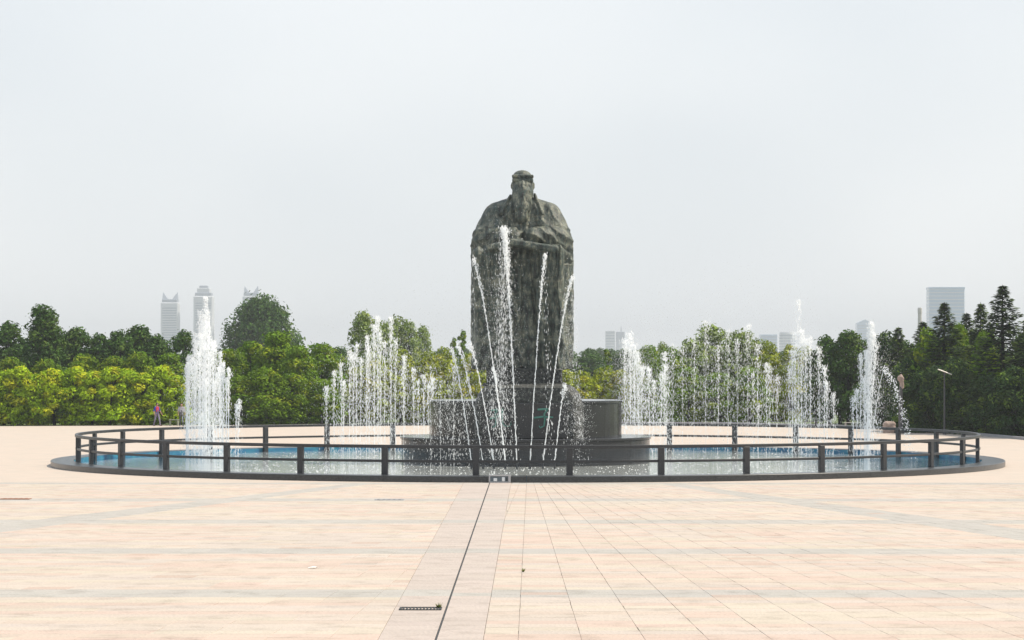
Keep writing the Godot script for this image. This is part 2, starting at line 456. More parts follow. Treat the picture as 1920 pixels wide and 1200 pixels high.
func pavers(plaza):
	rng.seed = 404
	var rest := MB.new()
	var step := 0.0125
	var row := 14.72 / 20.0
	var kept := 0
	var cols := [Color(0.475, 0.39, 0.325), Color(0.48, 0.41, 0.35), Color(0.485, 0.38, 0.32), Color(0.485, 0.42, 0.345), Color(0.465, 0.4, 0.35)]
	var tone := FastNoiseLite.new(); tone.seed = 5; tone.frequency = 0.06
	var grey := Color(0.39, 0.365, 0.335)
	var d0 := 67.9 - 1.5 * row - 20.0 * row
	var r := 0
	while d0 < 127.3:
		var d1 := minf(d0 + row, 127.3)
		var band := (r % 20) < 3
		var run := Color.WHITE; var left := 0
		var half := d1 * 0.172 + 7.0
		var f0 := CD - d0; var f1 := CD - d1
		var k0 := int(floor((-half - CX) / f1 / step)); var k1 := int(ceil((half - CX) / f1 / step))
		for k in range(k0, k1):
			var x00 := CX + k * step * f0; var x10 := CX + (k + 1) * step * f0
			var x01 := CX + k * step * f1; var x11 := CX + (k + 1) * step * f1
			# the straight strip through the middle is laid with its own slabs
			if x10 <= -2.9 or x00 >= -0.88:
				pass
			elif x00 > -2.86 and x10 < -0.92: continue
			if x00 < -2.86 and x10 > -2.86: x10 = -2.86
			if x01 < -2.86 and x11 > -2.86: x11 = -2.86
			if x10 > -0.92 and x00 < -0.92 and x00 > -2.86: x00 = -0.92
			if x11 > -0.92 and x01 < -0.92 and x01 > -2.86: x01 = -0.92
			x10 = x10 if not (x10 > -2.86 and x10 < -0.92) else -2.86
			x11 = x11 if not (x11 > -2.86 and x11 < -0.92) else -2.86
			x00 = x00 if not (x00 > -2.86 and x00 < -0.92) else -0.92
			x01 = x01 if not (x01 > -2.86 and x01 < -0.92) else -0.92
			if x10 - x00 < 0.06 or x11 - x01 < 0.06: continue
			# nothing under the fountain
			var mid := Vector2((x00 + x11) * 0.5 - CX, CD - (d0 + d1) * 0.5)
			if mid.length() < RK - 0.4: continue
			if left <= 0:
				run = cols[rng.randi() % cols.size()]; left = rng.randi_range(1, 7)
			left -= 1
			var col: Color = run
			var t := k * step
			if band or absf(t - 0.233) < 0.019 or absf(t + 0.29) < 0.019: col = grey
			var w := 1.0 + 0.06 * tone.get_noise_2d((x00 + x10) * 0.5 * 3.0, d0 * 2.0) + rng.randf_range(-0.03, 0.03)
			col = Color(col.r * w, col.g * w, col.b * w)
			if rng.randf() < 0.012: col = col.lerp(Color(0.42, 0.3, 0.24), 0.6)
			var lift := rng.randf_range(-0.003, 0.002)
			var gap: float = 0.005 + (0.013 if rng.randf() < 0.1 else 0.0)
			var px := ((x00 + x10) * 0.5) / d0 * F + 1000.0
			if kept < 250 and px > -20 and px < 1940 and d0 > 56.0:
				var b := MB.new()
				paver_into(b, x00, x10, x01, x11, d0, d1, gap, col, lift)
				put(b, "paver", M.paving, plaza)
				kept += 1
			else:
				paver_into(rest, x00, x10, x01, x11, d0, d1, gap, col, lift)
		d0 = d1; r += 1
	var o := put(rest, "far_pavers", M.paving, plaza)
	o.set_meta("kind", "stuff")
	# slabs of the straight strip, either side of the drain slot
	d0 = 46.0
	var slabs := 0
	var more := MB.new()
	while d0 < 127.2:
		var d1 := d0 + 0.92
		for side in [[-2.86, -1.81], [-1.78, -0.92]]:
			var w := rng.randf_range(0.95, 1.04)
			var col := Color(0.44 * w, 0.375 * w, 0.335 * w)
			if absf(fmod(d0 + 14.72 * 4 - 67.9 + 1.1, 14.72) - 1.1) < 1.1 and rng.randf() < 0.7: col = Color(0.39 * w, 0.365 * w, 0.335 * w)
			if slabs < 100 and d0 > 55.5:
				var b := MB.new()
				paver_into(b, side[0], side[1], side[0], side[1], d0, d1, 0.012, col, 0.0)
				put(b, "slab", M.paving, plaza)
				slabs += 1
			else:
				paver_into(more, side[0], side[1], side[0], side[1], d0, d1, 0.012, col, 0.0)
		d0 = d1
	o = put(more, "far_slabs", M.paving, plaza)
	o.set_meta("kind", "stuff")

# ---------------------------------------------------------------- fountain
func arc_bar(b: MB, r0, r1, y0, y1, a0, a1, n := 5, e := 0.015):
	var ring := [[r0 + e, y0], [r1 - e, y0], [r1, y0 + e], [r1, y1 - e], [r1 - e, y1], [r0 + e, y1], [r0, y1 - e], [r0, y0 + e]]
	for k in n:
		var t0: float = lerpf(a0, a1, k / float(n)); var t1: float = lerpf(a0, a1, (k + 1) / float(n))
		for q in 8:
			var p = ring[q]; var p2 = ring[(q + 1) % 8]
			b.quad(Vector3(sin(t0) * p[0], p[1], cos(t0) * p[0]), Vector3(sin(t1) * p[0], p[1], cos(t1) * p[0]), Vector3(sin(t1) * p2[0], p2[1], cos(t1) * p2[0]), Vector3(sin(t0) * p2[0], p2[1], cos(t0) * p2[0]))

func fountain():
	var c := Vector3(CX, 0, -CD)
	var basin := thing("fountain_basin", c)
	tag(basin, "large round fountain basin with low dark granite kerb and blue inside", "basin")
	# kerb stones round the rim
	for k in 72:
		var b := MB.new()
		var a0 := TAU * k / 72 + 0.0004; var a1 := TAU * (k + 1) / 72 - 0.0004
		arc_bar(b, RR - 0.05, RK, -0.1, 0.262, a0, a1, 4, 0.025)
		put(b, "kerb_stone", M.kerb_stone, basin)
	var b := MB.new()
	lathe(b, [[RR - 0.06, 0.24], [RR - 0.06, -0.55]], Vector3.ZERO, 128)
	put(b, "inner_wall", M.pool_blue, basin)
	b = MB.new()
	lathe(b, [[0.01, -0.5], [RR - 0.05, -0.5]], Vector3.ZERO, 96)
	put(b, "floor", M.pool_blue, basin)
	# the water, milky with air where the jets churn it, clear along the quiet edges
	b = MB.new()
	var air := FastNoiseLite.new(); air.seed = 61; air.frequency = 0.35; air.fractal_octaves = 4
	var nr := 56; var na := 180
	for i in nr + 1:
		var r := (RR - 0.065) * i / nr
		for j in na:
			var a := TAU * j / na
			var p := Vector3(sin(a) * r, 0.06, cos(a) * r)
			var churn := 1.0 - smoothstep(11.5, 17.5, absf(p.x) + air.get_noise_2d(p.x, p.z) * 4.0)
			churn *= 1.0 - 0.55 * smoothstep(9.0, 17.0, -p.z + air.get_noise_2d(p.z, p.x) * 4.0)
			var milk := clampf(churn * (1.0 + 0.6 * air.get_noise_2d(p.x * 3.0, p.z * 3.0)), 0.0, 1.0)
			b.v.append(p); b.n.append(Vector3.UP); b.c.append(Color(0.03, 0.13, 0.2).lerp(Color(0.76, 0.79, 0.75), milk))
	for i in nr:
		for j in na:
			var q := i * na + j; var q2 := i * na + (j + 1) % na
			for z in [q, q2 + na, q + na, q, q2, q2 + na]: b.i.append(z)
	var w := put(b, "water", M.water, null, c)
	tag(w, "", "", "", "structure")
	# railing: 35 posts carrying two rails
	var rail := thing("railing", c)
	tag(rail, "round dark railing with square posts and two rails along the basin kerb", "railing")
	var post := MB.new()
	bev_box(post, Vector3(0, 0.66, 0), Vector3(0.27, 1.46, 0.17), 0.015)
	var pm := post.mesh()
	var top := MB.new(); arc_bar(top, RR - 0.24, RR - 0.09, 1.37, 1.505, 0.0, TAU / 35, 6)
	var low := MB.new(); arc_bar(low, RR - 0.215, RR - 0.115, 0.775, 0.885, 0.0, TAU / 35, 6)
	var tm := top.mesh(); var lm := low.mesh()
	for k in 35:
		var a := deg_to_rad(4.72) + TAU * k / 35
		var p := put(pm, "post", M.rail_paint, rail, Vector3(sin(a), 0, cos(a)) * (RR - 0.165))
		p.rotation.y = a
		for q in [[tm, "top_rail"], [lm, "lower_rail"]]:
			var o := put(q[0], q[1], M.rail_paint, rail)
			o.rotation.y = a
	plinth()
	statue()

func plinth():
	var c := Vector3(CX - 0.1, 0, -150.0)
	var o := thing("pedestal", c)
	tag(o, "tiered dark granite pedestal of two drums and a rough front block", "pedestal")
	var b := MB.new()
	lathe(b, [[5.98, -0.5], [5.98, 1.2], [6.02, 1.2], [6.08, 1.22], [6.08, 1.31], [6.05, 1.335], [0.01, 1.335]], Vector3.ZERO, 96)
	put(b, "lower_drum", M.granite, o)
	b = MB.new()
	lathe(b, [[4.62, 1.33], [4.62, 2.94], [4.66, 2.94], [4.70, 2.96], [4.70, 3.06], [4.67, 3.085], [0.01, 3.085]], Vector3.ZERO, 96)
	put(b, "upper_drum", M.granite, o)
	for dr in [[6.02, -0.45, 1.197, 26, "lower_panel"], [4.66, 1.337, 2.937, 20, "upper_drum_panel"]]:
		for q in dr[3]:
			b = MB.new()
			arc_bar(b, dr[0] - 0.06, dr[0], dr[1], dr[2], TAU * q / dr[3] + 0.0012, TAU * (q + 1) / dr[3] - 0.0012, 6, 0.008)
			put(b, dr[4], M.granite, o)
	# rough block in front of and on the drums, rounded at its shoulders
	b = MB.new()
	var nz := FastNoiseLite.new(); nz.seed = 3; nz.frequency = 0.9; nz.fractal_octaves = 4
	var f := func(p: Vector3) -> float:
		var q := Vector3(p.x - 0.16, p.y - 1.9, p.z - 1.45)
		var w := 2.56 - maxf(0.0, q.y - 1.0) * 0.35
		var d := rbox(Vector3(q.x * 2.56 / w, q.y, q.z), Vector3.ZERO, Vector3(2.56, 1.93, 3.35), 0.55)
		return d + 0.1 * nz.get_noise_3dv(p)
	nets(b, f, Vector3(-2.7, 1.0, -2.2), Vector3(3.0, 4.1, 5.2), 0.1)
	put(b, "stone_block", M.rough_stone, o)
	# the statue stands on a lower slab
	b = MB.new()
	bev_box(b, Vector3(-0.05, 4.15, 0.1), Vector3(3.65, 0.95, 3.1), 0.08)
	bev_box(b, Vector3(-0.05, 3.82, 0.1), Vector3(4.05, 0.14, 3.5), 0.04)
	put(b, "slab", M.rough_stone, o)
	b = MB.new()
	bev_box(b, Vector3(0.0, 2.17, 4.78), Vector3(4.05, 1.66, 0.22), 0.03)
	put(b, "inscription_panel", M.panel_stone, o)
	b = MB.new()
	bev_box(b, Vector3(0.05, 3.4, 4.68), Vector3(3.3, 0.72, 0.2), 0.04)
	put(b, "upper_panel", M.rough_stone, o)
	# two written characters in green metal
	var zi := [[[-0.26, 0.4], [0.2, 0.43], [0.03, 0.2]], [[0.03, 0.2], [0.06, -0.05], [0.02, -0.36], [-0.16, -0.46], [-0.2, -0.38]], [[-0.42, 0.02], [0.0, 0.07], [0.42, 0.04]]]
	var kong := [[[-0.44, 0.36], [-0.14, 0.4], [-0.26, 0.2]], [[-0.26, 0.2], [-0.22, -0.1], [-0.25, -0.36], [-0.36, -0.42]], [[-0.5, -0.02], [-0.24, 0.04], [-0.06, 0.12]], [[0.08, 0.42], [0.07, 0.1], [0.09, -0.25], [0.2, -0.38], [0.4, -0.38], [0.48, -0.3], [0.48, -0.16]]]
	for ch in [[kong, -1.15], [zi, 0.86]]:
		b = MB.new()
		for line in ch[0]:
			for k in line.size() - 1:
				var p0 := Vector3(line[k][0], line[k][1], 0); var p1 := Vector3(line[k + 1][0], line[k + 1][1], 0)
				var dir := (p1 - p0).normalized()
				var bs := Basis(dir, Vector3(-dir.y, dir.x, 0), Vector3(0, 0, 1))
				bev_box(b, (p0 + p1) * 0.5, Vector3(p0.distance_to(p1) + 0.05, 0.085 - 0.012 * k, 0.05), 0.012, bs)
		put(b, "character", M.verdigris, o, Vector3(ch[1], 2.3, 4.905))

func statue():
	var S := 0.02586
	var o := thing("statue", Vector3(-0.46, 4.6, -150.0))
	tag(o, "tall weathered bronze statue of a robed bearded figure with joined sleeves and cap", "statue")
	# half width and half depth of the figure at each height
	var tb := [[-2, 91, 44], [0, 95, 45], [60, 96, 44], [150, 96, 43], [225, 95, 42], [240, 92, 42], [262, 83, 41], [285, 73, 37], [300, 65, 33], [309, 55, 28], [316, 38, 23], [321, 24, 18], [334, 15, 13], [345, 8, 8]]
	var ha := PackedFloat32Array(); var hb := PackedFloat32Array()
	for y in range(-10, 352):
		var j := 0
		while j < tb.size() - 2 and y > tb[j + 1][0]: j += 1
		var u := clampf((y - tb[j][0]) / float(tb[j + 1][0] - tb[j][0]), 0.0, 1.0)
		ha.append(lerpf(tb[j][1], tb[j + 1][1], u)); hb.append(lerpf(tb[j][2], tb[j + 1][2], u))
	var nz := FastNoiseLite.new(); nz.seed = 9; nz.frequency = 1.0; nz.fractal_octaves = 3
	var k := 1.0 / S
	var field := func(p: Vector3) -> float:
		var q := p * k
		var yi := clampi(int(q.y) + 10, 0, 360)
		var fr := clampf(q.y + 10.0 - yi, 0.0, 1.0)
		var wa := lerpf(ha[yi], ha[yi + 1], fr); var wb := lerpf(hb[yi], hb[yi + 1], fr)
		var x := q.x + 3.0
		var d: float = (pow(pow(absf(x) / wa, 2.6) + pow(absf(q.z) / wb, 2.6), 0.3846) - 1.0) * minf(wa, wb)
		d = maxf(maxf(d, -q.y), q.y - 340.0)
		# long folds down the gown, broken up a little
		var wob := nz.get_noise_3d(p.x * 0.6, p.y * 0.22, p.z * 0.6)
		var front := clampf(1.25 - pow(absf(x) / wa, 5.0) * 1.25, 0.0, 1.0)
		if q.y < 226.0: d += front * (absf(sin(q.x * 0.12 + wob * 2.2 + q.z * 0.04)) - 0.5) * 6.0
		else: d += front * (absf(sin(atan2(q.x + 3.0, 356.0 - q.y) * 8.5 + wob * 2.0)) - 0.5) * 7.5 * clampf((318.0 - q.y) / 40.0, 0.0, 1.0)
		if d > 60.0: return d * S
		if q.y > 196.0:
			# upper arms and sleeves joined in front
			for s in [-1.0, 1.0]:
				d = smin(d, cap(q, Vector3(s * 47 - 3, 284, 4), Vector3(s * 62 - 3, 242, 24), 20, 28), 18.0)
				d = smin(d, cap(q, Vector3(s * 64 - 3, 243, 26), Vector3(s * 20 - 2, 246, 50), 25, 18), 7.0)
			if q.y < 268.0 and q.z > 10.0: d += (absf(sin(q.y * 0.16 + absf(q.x) * 0.1 + wob * 2.0)) - 0.5) * 2.6
			# cuffs with a lip that looks up, the near one lower
			var lip := rbox(Vector3(q.x - 18, q.y - 228 + (q.x - 18) * 0.16, q.z - 60), Vector3.ZERO, Vector3(46, 6.0, 33), 4.0)
			lip = minf(lip, rbox(Vector3(q.x + 34, q.y - 231 - (q.x + 34) * 0.2, q.z - 52), Vector3.ZERO, Vector3(33, 5.5, 30), 4.0))
			lip = minf(lip, cap(q, Vector3(-88, 222, 16), Vector3(-58, 236, 48), 6, 8))
			lip = minf(lip, cap(q, Vector3(80, 212, 20), Vector3(60, 222, 58), 8, 9))
			d = smin(d, lip, 3.0)
			# lapels and beard
			d = smin(d, cap(q, Vector3(20, 326, 16), Vector3(36, 288, 40), 2.6, 3.2), 2.0)
			d = smin(d, cap(q, Vector3(-25, 324, 16), Vector3(-42, 290, 38), 2.6, 3.2), 2.0)
			var be := cap(q, Vector3(-2, 336, 20), Vector3(-4, 282, 38), 18.5, 13)
			be += sin(q.x * 0.9) * 0.8
			d = smin(d, be, 2.5)
		if q.y < 236.0:
			# sleeves hanging each side, with pointed folds
			var side := rbox(q, Vector3(-63, 110, 33), Vector3(26 + q.y * 0.03, 116, 27 + q.y * 0.07), 12.0)
			side = minf(side, rbox(q, Vector3(51 - q.y * 0.02, 112, 36), Vector3(24 + q.y * 0.03, 116, 24 + q.y * 0.08), 10.0))
			side += front * (absf(sin(q.x * 0.19 + q.y * 0.015 + wob * 3.0)) - 0.5) * 7.0
			d = smin(d, side, 2.5)
			d = maxf(d, -rbox(q, Vector3(12, 194, 70), Vector3(18, 26, 24), 8.0))        # hollow under the sleeves
			d = maxf(d, -cap(q, Vector3(0, -10, 44), Vector3(0, 190, 43), 5.4, 3.8))      # split of the gown
			d = maxf(d, -cap(q, Vector3(79, 4, 42), Vector3(81, 205, 40), 3.4, 3.0))
			d = maxf(d, -cap(q, Vector3(-37, 4, 54), Vector3(-36, 214, 62), 3.6, 3.6))
		d += nz.get_noise_3d(p.x * 2.2, p.y * 1.2, p.z * 2.2) * 1.2
		return d * S
	var b := MB.new()
	nets(b, field, Vector3(-2.85, -0.06, -1.45), Vector3(2.75, 8.85, 2.5), 0.053)
	put(b, "robed_body", M.bronze, o)
	# head with cap
	b = MB.new()
	var head := func(p: Vector3) -> float:
		var q := p * k - Vector3(-2, 0, 10)
		var d := ell(q, Vector3(0, 346, 0), Vector3(19.5, 25, 20))
		d = smin(d, cap(q, Vector3(0, 322, -4), Vector3(0, 338, -2), 18, 17), 6.0)
		d = smin(d, ell(q, Vector3(0, 332, 9), Vector3(19, 18, 16)), 5.0)          # cheeks and beard
		d = smin(d, cap(q, Vector3(0, 328, 14), Vector3(-2, 300, 22), 18, 17), 6.0)
		d = smin(d, cap(q, Vector3(0, 349, 19), Vector3(0, 338, 25), 3.0, 4.4), 2.5)   # nose
		d = smin(d, cap(q, Vector3(-11, 352, 15), Vector3(11, 352, 15), 4.0, 4.0), 2.0)  # brow
		for s in [-1.0, 1.0]:
			d = maxf(d, -ell(q, Vector3(s * 7.4, 346, 21), Vector3(5, 3.2, 4.4)))
			d = smin(d, ell(q, Vector3(s * 7.2, 346, 17), Vector3(2.8, 2.0, 2.6)), 0.8)
			d = smin(d, ell(q, Vector3(s * 19.5, 343, -1), Vector3(3, 7, 4.5)), 1.5)
		d = smin(d, cap(q, Vector3(-8, 331, 22), Vector3(8, 331, 22), 3.4, 3.4), 3.0)        # moustache
		d = maxf(d, -ell(q, Vector3(0, 327, 27), Vector3(6, 1.6, 4)))                   # mouth
		return (d + nz.get_noise_3d(p.x * 5.0, p.y * 4.0, p.z * 5.0) * 0.8) * S
	nets(b, head, Vector3(-0.75, 7.5, -0.6), Vector3(0.65, 9.7, 1.5), 0.042)
	var hd := put(b, "head", M.bronze, o)
	b = MB.new()
	var hat := func(p: Vector3) -> float:
		var q := p * k - Vector3(-2, 0, 8)
		var d := rbox(q, Vector3(0, 360, 0), Vector3(20.5, 2.6, 21.5), 2.4)
		d = smin(d, ell(q, Vector3(-1, 361, -1), Vector3(17, 11, 18)), 1.5)
		d = smin(d, rbox(q, Vector3(0, 352.5, -1), Vector3(19.8, 4.5, 20.0), 3.5), 0.6)
		return d * S
	nets(b, hat, Vector3(-0.75, 8.9, -0.6), Vector3(0.65, 9.75, 1.1), 0.04)
	put(b, "cap", M.bronze, hd)

# ---------------------------------------------------------------- water jets
func drop(b: MB, p: Vector3, w: float, h: float):
	# one drop: a six-pointed bead, tall as it moves
	var k := b.v.size()
	for o in [Vector3(w, 0, 0), Vector3(-w, 0, 0), Vector3(0, h, 0), Vector3(0, -h, 0), Vector3(0, 0, w), Vector3(0, 0, -w)]: b.v.append(p + o)
	for t in [0, 2, 4, 4, 2, 1, 1, 2, 5, 5, 2, 0, 4, 3, 0, 1, 3, 4, 5, 3, 1, 0, 3, 5]: b.i.append(k + t)

func jet(base: Vector3, lean: Vector3, height: float, width: float, density: float, label, group, fall := 0.5, core := 0.02):
	# a rising thread, and the drops it breaks into: a ragged head and rain falling back
	var o := thing("water_jet", base)
	tag(o, label, "water jet", group)
	var path := func(t: float) -> Vector3:
		return Vector3(lean.x * t, height * (1.0 - pow(absf(1.0 - t), 1.35)), lean.z * t)
	var end := rng.randf_range(0.7, 0.95)
	var n := int(height / 0.14) + 4
	var pts := []; var radii := []
	for k in n + 1:
		var t := end * k / n
		pts.append(path.call(t) + Vector3(rng.randfn(0, 0.010 + 0.012 * t), 0, rng.randfn(0, 0.012)))
		radii.append(core * rng.randf_range(0.55, 1.25) * (1.0 - 0.45 * t / end))
	var b := MB.new()
	tube(b, pts, radii, 4)
	b.n = PackedVector3Array()
	put(b, "stream", M.spray, o)
	b = MB.new()
	var drops := int(height * 32.0 * density)
	for k in drops:
		var t := pow(rng.randf(), 0.62)
		var p: Vector3 = path.call(minf(t * 1.03, 1.02))
		var sp := width * (0.10 + 0.42 * t * t)
		p += Vector3(rng.randfn(0, sp), rng.randfn(0, 0.07), rng.randfn(0, sp))
		p.y = maxf(p.y, 0.02)
		var r := rng.randf_range(0.006, 0.015) * (1.0 + 0.4 * t)
		drop(b, p, r, r * rng.randf_range(1.5, 5.0))
	# the head, where the water stalls: narrow, pointed, made of bigger beads
	for k in int(38.0 * density * clampf(height / 3.0, 0.5, 1.4)):
		var t := pow(rng.randf(), 0.8)
		var p: Vector3 = path.call(lerpf(0.72, 1.0, t)) + Vector3(rng.randfn(0, 0.045 + width * 0.28 * (1.0 - t)), rng.randfn(0, 0.05), rng.randfn(0, 0.045 + width * 0.28 * (1.0 - t)))
		var r := rng.randf_range(0.010, 0.028)
		drop(b, p, r, r * rng.randf_range(1.0, 2.8))
	for k in int(drops * fall):
		var t := rng.randf()
		var p: Vector3 = path.call(0.95) + Vector3(lean.x * (1 - t) * 0.35, 0, 0)
		p.y = height * t + 0.05
		var sp := width * (0.6 + 1.0 * (1.0 - t))
		p += Vector3(rng.randfn(0, sp), 0, rng.randfn(0, sp))
		var r := rng.randf_range(0.005, 0.013)
		drop(b, p, r, r * rng.randf_range(3.0, 10.0))
	put(b, "droplets", M.spray, o).set_meta("kind", "stuff")
	return o

const ORD := ["first", "second", "third", "fourth", "fifth", "sixth", "seventh", "eighth", "ninth", "tenth", "eleventh", "twelfth", "thirteenth", "fourteenth", "fifteenth", "sixteenth", "seventeenth", "eighteenth", "nineteenth", "twentieth", "twenty-first", "twenty-second", "twenty-third", "twenty-fourth"]

func jets():
	rng.seed = 77
	var W := 0.06
	# the dense plume beside the two walkers: heights fall away from the middle
	var d := 156.0
	var cx: float = across(383, d)
	var g := "jets of the dense plume near the walkers"
	jet(Vector3(cx, W, -d), Vector3(0.05, 0, 0), high(558, d) - W, 0.17, 1.7, "tallest jet, in the middle of the dense white plume near two walkers", "", 0.9, 0.05)
	for k in 6:
		var a := TAU * k / 6 + 0.2
		jet(Vector3(cx + 0.28 * cos(a), W, -d + 0.28 * sin(a)), Vector3(-0.05 * cos(a), 0, 0), high(596 + rng.randf_range(-16, 26), d), 0.15, 1.3, "tall inner jet of the dense white plume near two walkers", g, 1.0, 0.018)
	for k in 10:
		var a := TAU * k / 10
		jet(Vector3(cx + 0.58 * cos(a), W, -d + 0.58 * sin(a)), Vector3(-0.06 * cos(a), 0, 0), high(634 + rng.randf_range(-18, 26), d), 0.15, 1.2, "tall inner jet of the dense white plume near two walkers", g, 1.0, 0.018)
	for k in 14:
		var a := TAU * k / 14
		jet(Vector3(cx + 0.92 * cos(a), W, -d + 0.92 * sin(a)), Vector3(-0.08 * cos(a), 0, 0), high(676 + rng.randf_range(-20, 40), d), 0.15, 1.25, "outer jet of the dense white plume near two walkers", g, 1.0, 0.018)
	var k := 0
	for q in [[349, 690], [418, 684], [428, 694], [424, 712], [412, 664], [352, 672]]:
		jet(Vector3(across(q[0], d), W, -d), Vector3(0.02, 0, 0), high(q[1], d), 0.1, 1.8, "outer jet of the dense white plume near two walkers", g, 0.7, 0.03)
	for q in [[441, 762], [446, 754]]:
		jet(Vector3(across(q[0], d), W, -d), Vector3(0.08, 0, 0), high(q[1], d), 0.13, 1.5, "short splashing jet at the edge of the dense white plume", g, 0.5, 0.015)
	# loose curtain between the plume and the pedestal
	d = 164.0
	g = "jets of the loose curtain"
	for q in [[611, 728, 1.2], [626, 700, 1.1], [641, 684, 1.1], [644, 716, 1.2], [655, 662, 1.3], [662, 668, 1.1], [668, 650, 1.2], [676, 676, 0.9], [687, 632, 1.4], [692, 650, 1.1], [702, 612, 1.5], [709, 598, 1.6], [714, 626, 1.1], [721, 643, 0.9], [733, 598, 1.5], [741, 640, 0.9], [757, 670, 1.2], [776, 692, 1.0], [784, 716, 0.7], [795, 706, 1.0], [802, 722, 0.7], [811, 712, 1.1]]:
		var dd := d + rng.randf_range(-3, 3)
		jet(Vector3(across(q[0], dd), W, -dd), Vector3(rng.randf_range(-0.05, 0.05), 0, 0), high(q[1], dd), 0.16, q[2], "%s jet of the loose curtain, counted from the white plume" % ORD[k], g, 1.3, 0.013)
		k += 1
	# right of the pedestal: a misty group, then a row of thin threads
	g = "misty jets beside the upper drum"
	k = 0
	for q in [[1172, 640, 1.3], [1183, 628, 1.7], [1190, 650, 1.7], [1198, 664, 1.5], [1204, 690, 1.3], [1218, 692, 1.4], [1224, 716, 0.9], [1238, 704, 1.1], [1246, 664, 1.2], [1250, 690, 0.9]]:
		var dd := d + rng.randf_range(-3, 3)
		jet(Vector3(across(q[0], dd), W, -dd), Vector3(rng.randf_range(-0.08, 0.08), 0, 0), high(q[1], dd), 0.22, q[2], "%s misty white jet, counted from the upper drum" % ORD[k], g, 2.2, 0.013)
		k += 1
	g = "thin jets in the long row"
	k = 0
	for q in [[1262, 650, 0.6], [1280, 655, 0.6], [1301, 640, 0.7], [1323, 606, 0.8], [1346, 650, 0.9], [1364, 622, 0.8], [1382, 640, 0.8], [1402, 612, 0.9], [1412, 700, 0.6], [1421, 650, 0.9], [1421, 762, 0.7], [1437, 684, 1.3], [1443, 690, 0.8], [1456, 708, 1.1]]:
		var dd := d + 2.0 + rng.randf_range(-2, 2)
		jet(Vector3(across(q[0], dd), W, -dd), Vector3(rng.randf_range(-0.05, 0.05), 0, 0), high(q[1], dd), 0.24, q[2] * 0.75, "%s thin jet of the long row, counted from the misty jets" % ORD[k], g, 2.2, 0.009)
		k += 1
	g = "jets of the narrow misty group"
	k = 0
	for q in [[1478, 690, 0.7], [1485, 660, 1.1], [1490, 628, 1.4], [1497, 566, 0.7], [1502, 622, 1.5], [1511, 640, 1.2], [1520, 636, 1.0], [1536, 654, 1.2], [1545, 690, 1.3], [1550, 718, 1.1], [1562, 740, 0.9]]:
		jet(Vector3(across(q[0], d - 4), W, -(d - 4)), Vector3(rng.randf_range(-0.05, 0.05), 0, 0), high(q[1], d - 4), 0.18, q[2], "%s jet of the narrow misty group, counted from the long thin row" % ORD[k], g, 1.6, 0.014)
		k += 1
	d = 154.0
	g = "jets of the plume by the dark spruces"
	k = 0
	for q in [[1599, 748, 1.2, 0], [1606, 734, 1.2, 0], [1613, 668, 1.4, 0.02], [1620, 712, 1.8, 0.0], [1622, 660, 2.0, 0.05], [1624, 664, 2.0, 0.12], [1625, 624, 2.0, 0.15], [1626, 608, 2.2, 0.2], [1627, 628, 1.7, 0.28], [1628, 650, 1.2, 0.4]]:
		jet(Vector3(across(q[0], d), W, -d), Vector3(q[3], 0, 0), high(q[1], d), 0.15, q[2], "%s jet of the leaning plume, counted from the narrow misty group" % ORD[k], g, 0.8, 0.025)
		k += 1
	# a jet that arcs over and falls outward
	var arc := MB.new()
	var pts := []; var radii := []
	for z in 14:
		var t := z / 13.0 * 0.36
		pts.append(Vector3(lerpf(0.0, 0.75, z / 13.0), 4.5 * (1.0 - pow(1.0 - z / 13.0, 1.5)), 0)); radii.append(0.014)
	tube(arc, pts, radii, 4); arc.n = PackedVector3Array()
	var ao := thing("water_jet", Vector3(across(1627, d), W, -d + 0.6))
	tag(ao, "arching jet falling in beads beside the leaning plume", "water jet")
	put(arc, "stream", M.spray, ao)
	arc = MB.new()
	for z in 420:
		var t := pow(rng.randf(), 0.8)
		var p := Vector3(lerpf(0.6, 2.1, t), 4.5 * (1.0 - t * t * 0.97), 0)
		p += Vector3(rng.randfn(0, 0.05 + 0.1 * t), rng.randfn(0, 0.1), rng.randfn(0, 0.12))
		if p.y < 0.03: continue
		var r := rng.randf_range(0.008, 0.032)
		drop(arc, p, r, r * 1.5)
	put(arc, "droplets", M.spray, ao).set_meta("kind", "stuff")
	# threads standing before the left side of the drums
	g = "thin upright threads before the drums"
	k = 0
	for q in [[757, 700, 0.4], [808, 690, 0.4], [826, 712, 0.4], [851, 690, 0.4]]:
		jet(Vector3(across(q[0], 143.0), W, -143.0), Vector3(0.0, 0, 0), high(q[1], 143.0), 0.26, q[2], "%s faint thin thread before the drums, counted from the loose curtain" % ORD[k], g, 2.0, 0.009)
		k += 1
	# the fan of leaning jets in front of the statue
	d = 141.2
	g = "leaning jets in front of the statue"
	var what := ["outermost jet of the fan, leaning away over the drum edge", "second leaning jet of the fan, ending against the bushes", "third leaning jet of the fan, ending beside the robe hem", "high leaning jet of the fan reaching the sleeve edge", "short leaning jet of the fan before the green character", "highest jet of the fan with ragged head before the chest", "tall upright jet of the fan rising past the robe split", "tall jet of the fan leaning out past the robe edge", "low last jet of the fan before the stone block shoulder"]
	k = 0
	for q in [[884, 846, 655, 1.0], [906, 858, 648, 1.2], [926, 880, 646, 1.2], [948, 887, 486, 1.1], [947, 925, 692, 1.4], [969, 945, 428, 3.4], [994, 1023, 478, 1.3], [1018, 1074, 520, 1.5], [1040, 1060, 722, 1.1]]:
		var x0: float = across(q[0], d); var x1: float = across(q[1], d)
		var y0: float = 0.36
		jet(Vector3(x0, y0, -d), Vector3(x1 - x0, 0, -0.4), high(q[2], d) - y0, 0.09 if k != 5 else 0.2, q[3], what[k], g, 0.45 if k != 5 else 1.5, 0.028)
		# the pipe it comes from
		var np := MB.new()
